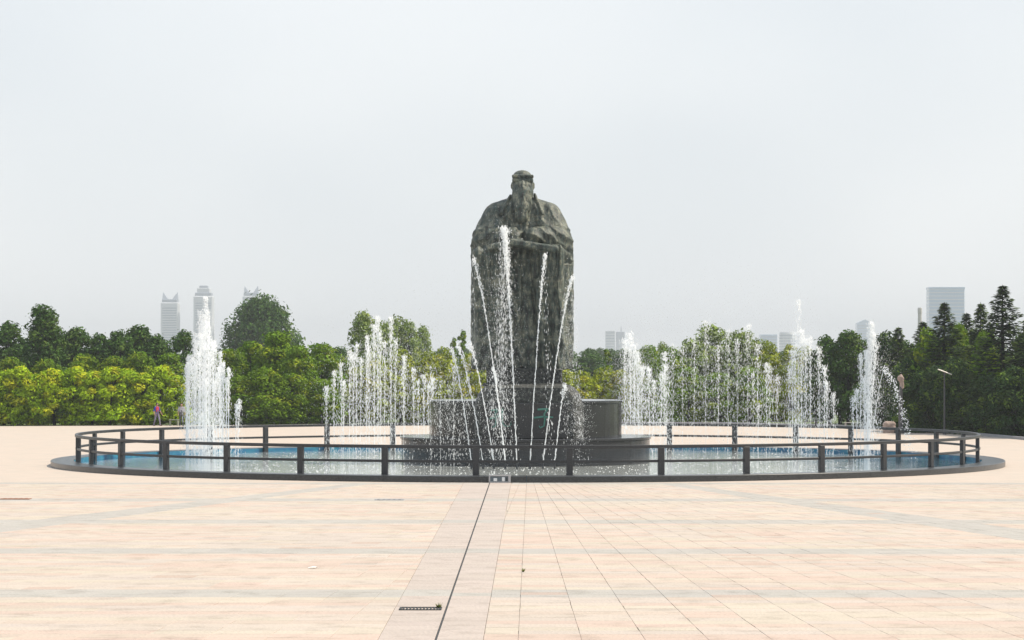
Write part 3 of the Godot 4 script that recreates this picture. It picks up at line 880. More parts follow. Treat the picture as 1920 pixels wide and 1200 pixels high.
		lathe(np, [[0.001, 0.0], [0.05, 0.0], [0.05, 0.66], [0.035, 0.7], [0.035, 0.86], [0.001, 0.86]], Vector3.ZERO, 10)
		var o := put(np, "nozzle_pipe", M.rail_paint, null, Vector3(x0, -0.5, -d))
		tag(o, "dark nozzle pipe in the pool under the %s leaning jet of the fan" % ORD[k], "nozzle", "nozzle pipes of the fan")
		k += 1
	# fine spray adrift over the pool
	var b := MB.new()
	for q in [[790, 640, 70, 60, 1500], [770, 730, 50, 50, 1800], [700, 720, 60, 60, 2600], [1190, 720, 28, 55, 4200], [1320, 700, 90, 70, 6500], [1380, 580, 60, 60, 400], [1495, 690, 22, 70, 1800], [1645, 720, 20, 50, 1400], [383, 740, 34, 60, 1400], [850, 760, 40, 60, 1800], [1085, 790, 14, 40, 700], [935, 640, 24, 120, 1800], [1068, 640, 10, 60, 800]]:
		for z in int(q[4] * 1.6):
			var dd := (162.0 if q[0] < 840 or q[0] > 1100 else 142.6) + rng.randfn(0, 2.0 if q[0] < 840 or q[0] > 1100 else 0.5)
			var p := Vector3(across(q[0] + rng.randfn(0, q[2]), dd), high(q[1] + rng.randfn(0, q[3]), dd), -dd)
			if p.y < 0.07: continue
			var r := rng.randf_range(0.0035, 0.010)
			drop(b, p, r, r * rng.randf_range(1.2, 3.5))
	tag(put(b, "drifting_spray", M.spray), "fine white spray drifting over the pool among the jets", "spray", "", "stuff")
	# foam and splashes where the water falls back
	b = MB.new()
	for z in 2600:
		var a := rng.randf() * TAU
		var r := sqrt(rng.randf()) * 20.5
		if r < 6.3: continue
		var p := Vector3(CX + r * sin(a), 0.063, -CD + r * cos(a))
		var x := absf(p.x - CX)
		if x > 13.5 and rng.randf() < (x - 13.5) / 3.5: continue
		if p.z < -CD - 8.0 and rng.randf() < 0.7: continue
		var s := rng.randf_range(0.008, 0.03)
		if rng.randf() < 0.3: drop(b, p + Vector3(0, absf(rng.randfn(0, 0.05)), 0), s * 0.3, s * 0.4)
		else: drop(b, p, s * 1.6, 0.012)
	tag(put(b, "foam", M.spray), "white foam and splashes scattered over the pool water", "foam", "", "stuff")

# ---------------------------------------------------------------- small things on the plaza
func small_things():
	var b := MB.new()
	bev_box(b, Vector3(-1.795, -0.008, -86.6), Vector3(0.03, 0.012, 81.0), 0.003)
	tag(put(b, "drain_slot", M.drain_iron), "thin dark drain slot along the straight slab strip", "drain")
	var o := thing("drain_cover", Vector3(-2.32, 0.0, -63.7))
	tag(o, "dark iron drain cover beside the slot in the strip", "drain cover")
	b = MB.new(); 
	for k in [[0, 0.31, 0.86, 0.05], [0, -0.31, 0.86, 0.05], [-0.41, 0, 0.05, 0.6], [0.41, 0, 0.05, 0.6]]:
		bev_box(b, Vector3(k[0], 0.008, k[1]), Vector3(k[2], 0.024, k[3]), 0.004)
	put(b, "frame", M.drain_iron, o)
	for k in 11:
		b = MB.new(); bev_box(b, Vector3(-0.35 + k * 0.07, 0.008, 0), Vector3(0.035, 0.018, 0.57), 0.004)
		put(b, "bar", M.drain_iron, o)
	for q in [[730, 937, 0.85, "kerb_pale", "flat grey iron drain cover set in the pale pavers"], [28, 936, 0.9, "rusty_iron", "rusty red iron drain cover set in the pale pavers"]]:
		var d: float = F * EYE / (q[1] - 668.0)
		o = thing("drain_cover", Vector3(across(q[0], d), 0.0, -d))
		tag(o, q[4], "drain cover")
		b = MB.new(); bev_box(b, Vector3(0, 0.008, 0), Vector3(q[2] * 1.25, 0.02, 0.62), 0.006)
		put(b, "plate", M[q[3]], o)
		for k in 5:
			b = MB.new(); bev_box(b, Vector3((k - 2) * 0.19, 0.022, 0), Vector3(0.09, 0.014, 0.5), 0.004)
			put(b, "rib", M[q[3]], o)
	# plaque on the kerb
	o = thing("plaque", Vector3(across(937, 127.2), 0.0, -(CD - RK) + 0.09))
	tag(o, "small grey framed plaque leaning on the front of the dark kerb", "plaque")
	b = MB.new(); bev_box(b, Vector3(0, 0.16, 0), Vector3(0.8, 0.25, 0.05), 0.01); put(b, "face", M.plaque_face, o)
	for k in [[0, 0.3, 0.9, 0.055], [0, 0.025, 0.9, 0.045], [-0.42, 0.162, 0.06, 0.23], [0.4, 0.162, 0.1, 0.23]]:
		b = MB.new(); bev_box(b, Vector3(k[0], k[1], 0.01), Vector3(k[2], k[3], 0.09), 0.008); put(b, "frame_bar", M.plaque_frame, o)
	for k in [[-0.18, 0.13, 0.15, 0.13], [0.15, 0.15, 0.12, 0.17]]:
		b = MB.new(); bev_box(b, Vector3(k[0], k[1], 0.035), Vector3(k[2], k[3], 0.03), 0.02); put(b, "white_mark", M.white_enamel, o)
	b = MB.new(); bev_box(b, Vector3(0.29, 0.15, 0.035), Vector3(0.05, 0.13, 0.03), 0.01); put(b, "dark_mark", M.drain_iron, o)
	# weeds in the joints
	rng.seed = 15
	for q in [[981, 1072, 0.08, "small yellow green weed growing in a paver joint"], [823, 1140, 0.12, "green weed growing at the end of the drain cover"]]:
		var d: float = F * EYE / (q[1] - 668.0)
		b = MB.new()
		for k in 46:
			var a := rng.randf() * TAU
			var tip: Vector3 = Vector3(cos(a), rng.randf_range(0.4, 1.3), sin(a)) * q[2] * rng.randf_range(0.5, 1.0)
			var w := Vector3(-sin(a), 0, cos(a)) * 0.018
			b.ctri(w, -w, tip, Color(0.12, 0.16, 0.03).lerp(Color(0.2, 0.2, 0.05), rng.randf()))
		tag(put(b, "weed", M.leaves, null, Vector3(across(q[0], d), 0.0, -d)), q[3], "weed")
	for q in [[588, 1066, "crumpled white paper scrap lying on the pale pavers"]]:
		var d: float = F * EYE / (q[1] - 668.0)
		b = MB.new()
		var ring := []
		for k in 9: ring.append(Vector3(cos(TAU * k / 9) * rng.randf_range(0.07, 0.16), rng.randf_range(0.0, 0.05), sin(TAU * k / 9) * rng.randf_range(0.06, 0.12)))
		for k in 9: b.tri(Vector3(0, 0.06, 0), ring[k], ring[(k + 1) % 9])
		tag(put(b, "paper_scrap", M.litter, null, Vector3(across(q[0], d), 0.004, -d)), q[2], "litter")
	# street lamp before the spruces
	var d := 206.0
	o = thing("street_lamp", Vector3(across(1770, d), 0, -d))
	tag(o, "slim dark street lamp with flat slanted pale head before the spruces", "street lamp")
	b = MB.new(); lathe(b, [[0.12, -0.1], [0.12, 0.25], [0.07, 0.3], [0.045, 4.05], [0.001, 4.06]], Vector3.ZERO, 14); put(b, "pole", M.lamp_metal, o)
	b = MB.new(); bev_box(b, Vector3(0.02, 4.16, 0), Vector3(1.0, 0.07, 0.26), 0.025, Basis(Vector3(0, 0, 1), -0.36)); put(b, "head", M.lamp_head, o)
	b = MB.new(); bev_box(b, Vector3(0.03, 4.07, 0), Vector3(0.14, 0.16, 0.1), 0.02); put(b, "bracket", M.lamp_metal, o)
	# pink stone pieces on the lawn
	d = 209.0
	o = thing("stone_sculpture", Vector3(across(1688, d), -0.05, -d))
	tag(o, "slender sculpture with pale pink stone head on dark shaft before the spruces", "sculpture")
	b = MB.new(); lathe(b, [[0.4, -0.1], [0.4, 0.3], [0.16, 0.36], [0.12, 3.2], [0.001, 3.22]], Vector3.ZERO, 16); put(b, "shaft", M.lamp_metal, o)
	b = MB.new()
	var nz := FastNoiseLite.new(); nz.frequency = 3.0
	nets(b, func(p): return smin(ell(p, Vector3(0, 3.75, 0), Vector3(0.22, 0.27, 0.2)), ell(p, Vector3(0.08, 3.3, 0), Vector3(0.15, 0.34, 0.15)), 0.1) + nz.get_noise_3dv(p) * 0.07, Vector3(-0.5, 2.8, -0.5), Vector3(0.5, 4.3, 0.5), 0.06)
	put(b, "head", M.pink_stone, o)
	b = MB.new()
	nets(b, func(p): return rbox(p, Vector3(0, 0.3, 0), Vector3(0.42, 0.5, 0.35), 0.22) + nz.get_noise_3dv(p) * 0.08, Vector3(-0.6, -0.1, -0.6), Vector3(0.6, 1.0, 0.6), 0.06)
	tag(put(b, "boulder", M.pink_stone, null, Vector3(across(1668, d), 0, -d - 0.5)), "rounded pink stone boulder standing behind the leaning plume", "boulder")
	# benches at the edge of the plaza
	for q in [[1519, 226.0, "low dark bench at the plaza edge behind the misty jets", "lamp_metal", 1.0], [1595, 222.0, "pale stone bench at the plaza edge before the dark round tree", "pale_concrete", 1.0], [326, 231.5, "pale green bench at the plaza edge between two walkers", "bench_wood", 0.75]]:
		o = thing("bench", Vector3(across(q[0], q[1]), 0.0, -q[1]))
		tag(o, q[2], "bench")
		for k in 4:
			b = MB.new(); bev_box(b, Vector3(0, 0.44, -0.18 + k * 0.12), Vector3(q[4], 0.05, 0.1), 0.01); put(b, "seat_slat", M[q[3]], o)
		for s in [-1, 1]:
			b = MB.new(); bev_box(b, Vector3(s * q[4] * 0.38, 0.2, 0), Vector3(0.1, 0.43, 0.4), 0.02); put(b, "leg", M[q[3]], o)

# ---------------------------------------------------------------- people
func person(at: Vector3, turn: float, stride: float, cl: Dictionary, label, arms: Array):
	var o := thing("person", at, turn)
	tag(o, label, "person")
	# joints, facing +z; left leg forward
	var hip := 0.92
	var bones := []
	var add := func(a, b, ra, rb, part): bones.append([a, b, ra, rb, part])
	for s in [-1.0, 1.0]:
		var sw: float = stride * s
		var h := Vector3(s * 0.09, hip, 0); var kn := Vector3(s * 0.1, 0.5, sw * 0.5 + 0.03); var an := Vector3(s * 0.1, 0.09, sw)
		add.call(h, kn, 0.085, 0.06, "legs"); add.call(kn, an, 0.058, 0.042, "legs")
		add.call(an + Vector3(0, -0.045, -0.04), an + Vector3(0.02 * s, -0.055, 0.15), 0.042, 0.034, "shoes")
	add.call(Vector3(0, hip, 0), Vector3(0, 1.12, 0), 0.135, 0.125, "hips")
	add.call(Vector3(-0.06, 1.1, 0), Vector3(-0.08, 1.36, 0.0), 0.1, 0.095, "top"); add.call(Vector3(0.06, 1.1, 0), Vector3(0.08, 1.36, 0.0), 0.1, 0.095, "top")
	add.call(Vector3(0, 1.4, -0.01), Vector3(0, 1.5, 0.01), 0.055, 0.052, "skin")
	var hands := []
	for k in 2:
		var s := -1.0 if k == 0 else 1.0
		var sh := Vector3(s * 0.18, 1.39, 0); var el: Vector3 = sh + arms[k][0]; var wr: Vector3 = el + arms[k][1]
		add.call(sh, el, 0.056, 0.043, "sleeve"); add.call(el, wr, 0.041, 0.029, cl.get("forearm", "skin"))
		hands.append([wr, (wr - el).normalized(), s])
	var dist := func(p: Vector3) -> float:
		var d := 9.0
		for q in bones:
			var pp := p
			if q[4] == "top" or q[4] == "hips": pp.z *= 1.25
			d = smin(d, cap(pp, q[0], q[1], q[2], q[3]), 0.045)
		return d
	var tint := func(p: Vector3) -> Color:
		var best := 9.0; var part := ""
		for q in bones:
			var d := cap(p, q[0], q[1], q[2], q[3])
			if d < best: best = d; part = q[4]
		if part == "top" and cl.has("second") and p.z < 0.03: return cl.second
		return cl.get(part, cl.skin)
	var b := MB.new()
	nets(b, dist, Vector3(-0.5, -0.02, -0.5), Vector3(0.5, 1.55, 0.55), 0.024, tint)
	# head with face
	var hc := Vector3(0, 1.6, 0.02)
	var face := func(p: Vector3) -> float:
		var q := p - hc
		var d := ell(q, Vector3.ZERO, Vector3(0.074, 0.112, 0.092))
		d = smin(d, cap(q, Vector3(0, -0.13, -0.01), Vector3(0, -0.05, 0), 0.05, 0.055), 0.03)
		d = smin(d, cap(q, Vector3(0, 0.015, 0.088), Vector3(0, -0.025, 0.103), 0.009, 0.014), 0.012)
		for s in [-1.0, 1.0]:
			d = maxf(d, -ell(q, Vector3(s * 0.032, 0.01, 0.095), Vector3(0.017, 0.01, 0.014)))
			d = smin(d, ell(q, Vector3(s * 0.074, -0.005, 0.0), Vector3(0.012, 0.03, 0.018)), 0.008)
		return maxf(d, -ell(q, Vector3(0, -0.052, 0.09), Vector3(0.025, 0.005, 0.012)))
	nets(b, face, Vector3(-0.11, 1.46, -0.12), Vector3(0.11, 1.74, 0.16), 0.011, func(p): return cl.skin)
	for h in hands:
		var wr: Vector3 = h[0]; var dir: Vector3 = h[1]; var s: float = h[2]
		var fw := Vector3(0, 0, 1) - dir * dir.z
		fw = fw.normalized()
		var inw := dir.cross(fw).normalized()
		var fingers := []
		for k in 4:
			var root := wr + dir * 0.085 + fw * (0.032 - k * 0.021)
			var ln: float = [0.068, 0.076, 0.07, 0.055][k]
			var mid := root + dir * ln * 0.5
			fingers.append([root - dir * 0.02, mid, 0.0095, 0.0088]); fingers.append([mid, mid + (dir * 0.85 + inw * -0.5 * s).normalized() * ln * 0.5, 0.0088, 0.0075])
		var tr := wr + dir * 0.035 + fw * 0.03
		fingers.append([tr, tr + (dir + fw * 0.9).normalized() * 0.04, 0.0115, 0.01]); fingers.append([tr + (dir + fw * 0.9).normalized() * 0.04, tr + (dir + fw * 0.9).normalized() * 0.04 + dir * 0.03, 0.01, 0.008])
		var hand := func(p: Vector3) -> float:
			var d := cap(p, wr - dir * 0.03, wr + dir * 0.02, 0.027, 0.026)
			for k in 4: d = smin(d, cap(p, wr + dir * 0.02, wr + dir * 0.08 + fw * (0.03 - k * 0.02), 0.017, 0.0135), 0.012)
			for q in fingers: d = smin(d, cap(p, q[0], q[1], q[2], q[3]), 0.004)
			return d
		var mid := wr + dir * 0.07
		nets(b, hand, mid - Vector3(0.13, 0.13, 0.13), mid + Vector3(0.13, 0.13, 0.13), 0.0065, func(p): return cl.skin)
	put(b, "body", M.body_paint, o)
	# hair
	var hb := MB.new()
	var nz := FastNoiseLite.new(); nz.frequency = 30.0
	var hair := func(p: Vector3) -> float:
		var q := p - hc
		var d := ell(q, Vector3(0, 0.022, -0.016), Vector3(0.087, 0.108, 0.1))
		if cl.long: d = smin(d, ell(q, Vector3(0, -0.07, -0.06), Vector3(0.075, 0.1, 0.045)), 0.04)
		d = maxf(d, -rbox(q, Vector3(0, -0.06, 0.1), Vector3(0.08, 0.11, 0.075), 0.03))
		return d + nz.get_noise_3dv(p) * 0.004
	nets(hb, hair, Vector3(-0.12, 1.4, -0.16), Vector3(0.12, 1.75, 0.16), 0.011, func(p): return cl.hair)
	put(hb, "hair", M.body_paint, o)
	return o

func people():
	var d := 231.0
	person(Vector3(across(294, d), 0, -d), deg_to_rad(52), 0.24, {"skin": Color(0.4, 0.24, 0.17), "top": Color(0.4, 0.02, 0.05), "second": Color(0.01, 0.05, 0.42), "sleeve": Color(0.01, 0.05, 0.4), "hips": Color(0.08, 0.06, 0.14), "legs": Color(0.2, 0.18, 0.26), "shoes": Color(0.12, 0.06, 0.05), "hair": Color(0.012, 0.01, 0.01), "long": true}, "person walking in blue and crimson top with greyish trousers", [[Vector3(-0.06, -0.27, -0.1), Vector3(-0.01, -0.22, 0.1)], [Vector3(0.07, -0.27, 0.06), Vector3(0.02, -0.2, 0.14)]])
	d = 230.0
	person(Vector3(across(340, d), 0, -d), deg_to_rad(12), 0.05, {"skin": Color(0.4, 0.25, 0.18), "top": Color(0.34, 0.33, 0.37), "sleeve": Color(0.34, 0.33, 0.37), "hips": Color(0.1, 0.1, 0.11), "legs": Color(0.07, 0.07, 0.08), "shoes": Color(0.03, 0.03, 0.03), "hair": Color(0.02, 0.016, 0.013), "long": false}, "person standing in grey shirt and dark trousers beside the white plume", [[Vector3(-0.07, -0.28, 0.0), Vector3(0.0, -0.24, 0.06)], [Vector3(0.07, -0.28, 0.0), Vector3(0.0, -0.24, 0.06)]])

# ---------------------------------------------------------------- trees
func leaf(b: MB, p: Vector3, size: float, col: Color, face: Vector3):
	var n := (Vector3(rng.randfn(), rng.randfn(), rng.randfn()) * 0.5 + face).normalized()
	var a := n.cross(Vector3(rng.randfn(), rng.randfn(), rng.randfn())).normalized()
	var t := n.cross(a)
	var l := size * rng.randf_range(0.6, 1.25); var w := l * rng.randf_range(0.34, 0.52)
	b.cquad(p - a * l, p + t * w + n * w * 0.3, p + a * l, p - t * w + n * w * 0.3, col)

func broad_proto(seed_: int, kind: String, h: float, w: float, low: float, clumps: int, leaves: int, size: float, pal: Array, shape := 0.5, loose := 1.0) -> Node3D:
	# trunk and limbs, then leaf clumps through the crown's volume; shape moves the widest part down
	rng.seed = seed_
	var o := Node3D.new(); o.name = numbered(kind); add_child(o)
	o.set_meta("kind_name", kind)
	var t := MB.new()
	var lean := Vector3(rng.randf_range(-0.3, 0.3), 0, rng.randf_range(-0.3, 0.3))
	var tr := 0.028 * h * 0.5 + 0.03
	tube(t, [Vector3(0, -0.15, 0), Vector3(0, 0.15 * h, 0) + lean * 0.2, Vector3(0, 0.45 * h, 0) + lean * 0.6, Vector3(0, 0.86 * h, 0) + lean], [tr * 1.35, tr, tr * 0.65, tr * 0.12], 8)
	var b := MB.new()
	var cs := []
	for k in clumps:
		var y := lerpf(low, 1.0, pow(rng.randf(), 0.8))
		var u := (y - low) / (1.0 - low)
		var prof := pow(sin(PI * clampf(pow(u, shape) * 0.93 + 0.06, 0.0, 1.0)), 0.6)
		var a := rng.randf() * TAU
		var r := prof * (w * 0.5) * sqrt(rng.randf_range(0.25, 1.0)) * rng.randf_range(0.72, 1.06)
		var c := Vector3(cos(a) * r, y * h * 0.95, sin(a) * r) + lean * u
		var cr := w * rng.randf_range(0.09, 0.17)
		cs.append([c, cr, rng.randf(), rng.randf_range(0.75, 1.2)])
	var limbs := mini(9, clumps)
	for k in limbs:
		var c: Vector3 = cs[k * (clumps / limbs)][0]
		var y0 := clampf(c.y - 0.25 * h, 0.12 * h, 0.7 * h)
		var p0 := Vector3(0, y0, 0) + lean * (y0 / h)
		tube(t, [p0, p0.lerp(c, 0.5) + Vector3(0, 0.03 * h, 0), c], [tr * 0.45, tr * 0.28, tr * 0.08], 6)
	var per := leaves / clumps
	for q in cs:
		var base: Color = pal[0].lerp(pal[1], q[2])
		if q[2] > 0.8: base = pal[2]
		for k in per:
			var dir := Vector3(rng.randfn(), rng.randfn(), rng.randfn()).normalized()
			var p: Vector3 = q[0] + dir * Vector3(1.1, 0.8, 1.1) * q[1] * rng.randf_range(0.8, 1.08) * loose * (1.0 if rng.randf() > 0.06 else 1.4)
			if p.y < 0.05: p.y = rng.randf_range(0.05, 0.5)
			var col: Color = base * (q[3] * rng.randf_range(0.7, 1.3)); col.a = 1.0
			leaf(b, p, size, col, dir * 0.9 + Vector3(0, 0.35, 0))
	put(t, "trunk", M.bark, o)
	put(b, "crown", M.leaves, o)
	o.set_meta("dims", Vector2(w * 1.1, h))
	return o

func spruce_proto(seed_: int, kind: String, h: float, w: float, pal: Array, dense_ := 1.0) -> Node3D:
	rng.seed = seed_
	var o := Node3D.new(); o.name = numbered(kind); add_child(o)
	o.set_meta("kind_name", kind)
	var t := MB.new(); var b := MB.new()
	tube(t, [Vector3(0, -0.15, 0), Vector3(0.03, h * 0.5, 0), Vector3(0, h, 0)], [0.2, 0.11, 0.012], 8)
	var y := 0.35
	while y < h * 0.985:
		var u := y / h
		var reach := w * 0.5 * pow(1.0 - u, 0.88) * rng.randf_range(0.85, 1.12) + 0.1
		var n := int(lerpf(9, 5, u))
		var a0 := rng.randf() * TAU
		for k in n:
			var a := a0 + TAU * k / n + rng.randf_range(-0.25, 0.25)
			var L := reach * rng.randf_range(0.7, 1.15)
			var dir := Vector3(cos(a), 0, sin(a))
			var rise := lerpf(-0.14, 0.42, u) + rng.randf_range(-0.08, 0.08)
			var tip := dir * L + Vector3(0, y + L * rise, 0)
			var root := Vector3(0, y, 0)
			var mid := root.lerp(tip, 0.55) - Vector3(0, 0.1 * L, 0)
			tube(t, [root, mid, tip], [0.03, 0.018, 0.006], 4)
			var side := Vector3(-dir.z, 0, dir.x)
			var cards := int((11 + L * 17) * dense_)
			var tone := rng.randf()
			var base: Color = pal[0].lerp(pal[1], tone)
			for c in cards:
				var s := pow(rng.randf(), 0.7)
				var p := root.lerp(mid, s * 2.0) if s < 0.5 else mid.lerp(tip, s * 2.0 - 1.0)
				var spread := L * 0.26 * (1.05 - s) + 0.07
				var sg := rng.randf_range(-1, 1)
				p += side * sg * spread + Vector3(0, rng.randf_range(-0.14, 0.05) - absf(sg) * 0.05, 0)
				var col := base * rng.randf_range(0.7, 1.25)
				if s > 0.8: col = pal[2] * rng.randf_range(0.8, 1.2)
				col.a = 1.0
				var l := rng.randf_range(0.1, 0.2)
				var ax := (dir * 0.8 + side * sg * 0.8 + Vector3(0, rng.randf_range(-0.5, 0.15), 0)).normalized()
				var wd := ax.cross(Vector3(rng.randfn() * 0.5, 1, rng.randfn() * 0.5)).normalized() * l * 0.34
				b.cquad(p - ax * l, p + wd, p + ax * l, p - wd, col)
		y += rng.randf_range(0.22, 0.36) * lerpf(1.0, 0.75, u)
	put(t, "trunk", M.bark, o)
	put(b, "crown", M.needles, o)
	o.set_meta("dims", Vector2(w, h))
	return o

var first_use := {}
func plant(proto, px, top, wpx, d, label, group, category := "tree"):
	var dims: Vector2 = proto.get_meta("dims")
	var h: float = high(top, d) + 0.09; var w: float = wpx * d / F
	var at := Vector3(across(px, d), -0.09, -d)
	var o = proto
	if first_use.has(proto): o = copy(proto, at)
	first_use[proto] = true
	o.position = at
	o.rotation.y = rng.randf() * TAU
	o.scale = Vector3(w / dims.x, h / dims.y, w / dims.x)
	tag(o, label, category, group)
	return o

func trees():
	var shrub_pal := [Color(0.26, 0.40, 0.012), Color(0.40, 0.50, 0.014), Color(0.47, 0.48, 0.02)]
	var green_pal := [Color(0.11, 0.2, 0.012), Color(0.18, 0.27, 0.014), Color(0.25, 0.31, 0.016)]
	var dark_pal := [Color(0.05, 0.105, 0.02), Color(0.075, 0.14, 0.026), Color(0.11, 0.17, 0.03)]
	var grey_pal := [Color(0.19, 0.26, 0.07), Color(0.26, 0.33, 0.08), Color(0.32, 0.37, 0.09)]
	var yellow_pal := [Color(0.27, 0.33, 0.025), Color(0.38, 0.41, 0.03), Color(0.44, 0.41, 0.04)]
	var shrubs := [broad_proto(101, "bright_shrub", 4.6, 3.0, 0.03, 60, 5400, 0.15, shrub_pal, 0.75), broad_proto(102, "bright_shrub", 4.6, 3.2, 0.03, 64, 5400, 0.15, shrub_pal, 0.9), broad_proto(103, "bright_shrub", 4.4, 2.9, 0.03, 56, 5200, 0.15, shrub_pal, 0.7)]
	var greens := [broad_proto(111, "leafy_tree", 7.0, 4.6, 0.06, 80, 8200, 0.18, green_pal, 0.8), broad_proto(112, "leafy_tree", 7.0, 4.4, 0.05, 76, 8000, 0.18, green_pal, 0.65)]
	var darks := [broad_proto(121, "dark_tree", 7.5, 4.0, 0.08, 70, 7200, 0.18, dark_pal, 0.8), broad_proto(122, "dark_tree", 7.5, 4.2, 0.08, 74, 7200, 0.18, dark_pal, 0.6)]
	var loose := [broad_proto(131, "loose_tree", 9.5, 4.0, 0.16, 60, 4200, 0.2, grey_pal, 0.8, 1.15), broad_proto(132, "loose_tree", 9.5, 4.2, 0.14, 56, 4200, 0.2, grey_pal, 0.6, 1.15)]
	var yellows := [broad_proto(141, "yellow_bush", 6.0, 4.0, 0.03, 64, 6000, 0.17, yellow_pal, 0.8), broad_proto(142, "yellow_bush", 6.0, 3.8, 0.03, 60, 6000, 0.17, yellow_pal, 0.7)]
	var big := broad_proto(151, "round_tree", 14.5, 13.5, 0.14, 150, 15000, 0.36, dark_pal, 0.72)
	var poplar := broad_proto(161, "slim_poplar", 8.0, 1.5, 0.05, 44, 2600, 0.16, green_pal, 0.8)
	var spruces := [spruce_proto(171, "dark_spruce", 9.6, 5.6, [Color(0.025, 0.05, 0.02), Color(0.042, 0.07, 0.024), Color(0.075, 0.11, 0.03)]), spruce_proto(172, "dark_spruce", 9.0, 5.8, [Color(0.028, 0.052, 0.02), Color(0.05, 0.08, 0.022), Color(0.1, 0.145, 0.028)])]
	var cedar := broad_proto(181, "dark_cedar", 9.6, 4.2, 0.05, 90, 8600, 0.17, dark_pal, 0.34)
	var soft := [broad_proto(191, "soft_tree", 6.5, 4.6, 0.02, 84, 8000, 0.17, [Color(0.03, 0.065, 0.02), Color(0.05, 0.09, 0.024), Color(0.1, 0.16, 0.025)], 0.6), broad_proto(192, "soft_tree", 6.5, 4.4, 0.02, 80, 8000, 0.17, [Color(0.03, 0.062, 0.02), Color(0.055, 0.095, 0.024), Color(0.12, 0.18, 0.025)], 0.5)]
	rng.seed = 900
	# far wood along the horizon
	var mm := MultiMesh.new(); mm.transform_format = MultiMesh.TRANSFORM_3D
	mm.mesh = darks[0].get_node("crown").mesh
	mm.instance_count = 330
	for k in 330:
		var dd := rng.randf_range(420, 900)
		var s: float = rng.randf_range(0.75, 1.0) * (high(651, dd) / 7.5)
		mm.set_instance_transform(k, Transform3D(Basis(Vector3.UP, rng.randf() * TAU).scaled(Vector3(s * 1.5, s, s * 1.5)), Vector3(rng.randf_range(-0.24, 0.24) * dd, -0.2, -dd)))
	var fw := MultiMeshInstance3D.new(); fw.multimesh = mm; fw.material_override = M.leaves; fw.name = "far_wood"; add_child(fw)
	tag(fw, "far dark wood along the horizon behind all trees", "wood", "", "stuff")
	# hedge of bright shrubs along the plaza
	row(shrubs, [[-250, 688, 92], [-205, 694, 92], [-158, 686, 92], [-110, 692, 92], [-66, 690, 92], [-25, 684, 90], [6, 692, 84], [38, 686, 90], [70, 698, 84], [102, 690, 88], [138, 686, 92], [172, 694, 86], [205, 686, 92], [240, 690, 88], [272, 698, 84], [300, 684, 86], [328, 700, 76]], 236.5, "%s bright yellow green shrub of the hedge, counted from the plume", "hedge shrubs along the plaza", "shrub", true)
	row(greens, [[-220, 668, 110], [-130, 662, 110], [-40, 664, 100], [20, 670, 96], [88, 674, 100], [150, 664, 100], [212, 668, 96], [262, 660, 100], [318, 664, 96], [346, 688, 80]], 247.0, "%s mid green tree behind the bright hedge, counted from the plume", "green trees behind the hedge", "tree", true)
	plant(cedar, 76, 568, 122, 258.0, "tall dark cedar with pointed top rising above the hedge", "")
	row(darks, [[-270, 618, 130], [-190, 608, 130], [-115, 622, 130], [-50, 612, 120], [-18, 640, 110], [6, 604, 120], [118, 630, 96], [150, 616, 104], [190, 626, 100], [228, 620, 96], [262, 612, 104], [300, 628, 92], [338, 620, 90]], 272.0, "%s dark leafy tree in the row behind the hedge, counted from the plume", "dark trees behind the hedge", "tree", true)
	# behind the plume
	plant(big, 489, 561, 166, 480.0, "big round hazy tree rising behind the plume and a tower", "")
	row(greens, [[425, 655, 100, 243], [470, 640, 110, 246], [520, 624, 120, 243], [560, 650, 100, 240], [598, 646, 110, 244], [634, 664, 84, 250], [545, 700, 96, 238], [450, 706, 100, 238], [604, 712, 92, 239], [500, 690, 106, 237.5]], 240.0, "%s deep green tree under the big round tree, counted from the plume", "deep green clump", "tree", false)
	plant(darks[1], 640, 652, 84, 300.0, "small dark tree at the back between deep green clump and loose trees", "")
	row(loose, [[686, 578, 78, 310], [716, 600, 66, 318], [735, 588, 64, 336], [764, 598, 58, 336], [788, 606, 52, 345]], 320.0, "%s loose grey green tree behind the curtain of jets, counted from the plume", "loose grey green trees", "tree", false)
	row(yellows, [[668, 690, 86], [706, 664, 94], [752, 656, 98], [800, 660, 90], [838, 652, 80], [880, 664, 80], [930, 680, 90], [690, 720, 86], [780, 716, 90], [850, 716, 84]], 247.0, "%s yellow green bush behind the loose curtain, counted from the plume", "yellow green bushes behind the fountain", "bush", false)
	row([poplar], [[846, 626, 24], [866, 612, 30]], 252.0, "%s slim young poplar beside the statue's robe, counted from the plume", "slim poplars beside the robe", "tree", false)
	row(yellows, [[1000, 690, 100], [1062, 692, 90], [1094, 696, 86], [1128, 690, 86], [1166, 694, 80], [1196, 690, 80], [1110, 730, 90], [1160, 735, 90]], 248.0, "%s yellow green bush beyond the upper drum, counted from the statue", "yellow green bushes beyond the drum", "bush", false)
	plant(poplar, 1142, 648, 26, 262.0, "slim poplar alone under the spired tower", "")
	plant(darks[0], 1100, 664, 100, 420.0, "low hazy dark tree far behind the yellow bushes", "")
	row(loose, [[1240, 640, 50, 256], [1300, 634, 94, 256], [1334, 606, 106, 258], [1384, 614, 102, 256], [1425, 632, 80, 254]], 256.0, "%s tall pale tree behind the long row of thin jets, counted from the statue", "tall pale trees behind the thin jets", "tree", false)
	row(greens, [[1222, 648, 84, 247], [1258, 652, 80, 250], [1290, 690, 92, 243], [1350, 700, 96, 243], [1406, 690, 92, 243]], 246.0, "%s low green tree behind the long row of thin jets, counted from the statue", "low green trees behind the thin jets", "tree", false)
	row(yellows, [[1446, 642, 70], [1480, 648, 76], [1512, 650, 70], [1465, 700, 84]], 251.0, "%s yellow green tree behind the narrow misty group, counted from the statue", "yellow green trees behind the misty group", "tree", false)
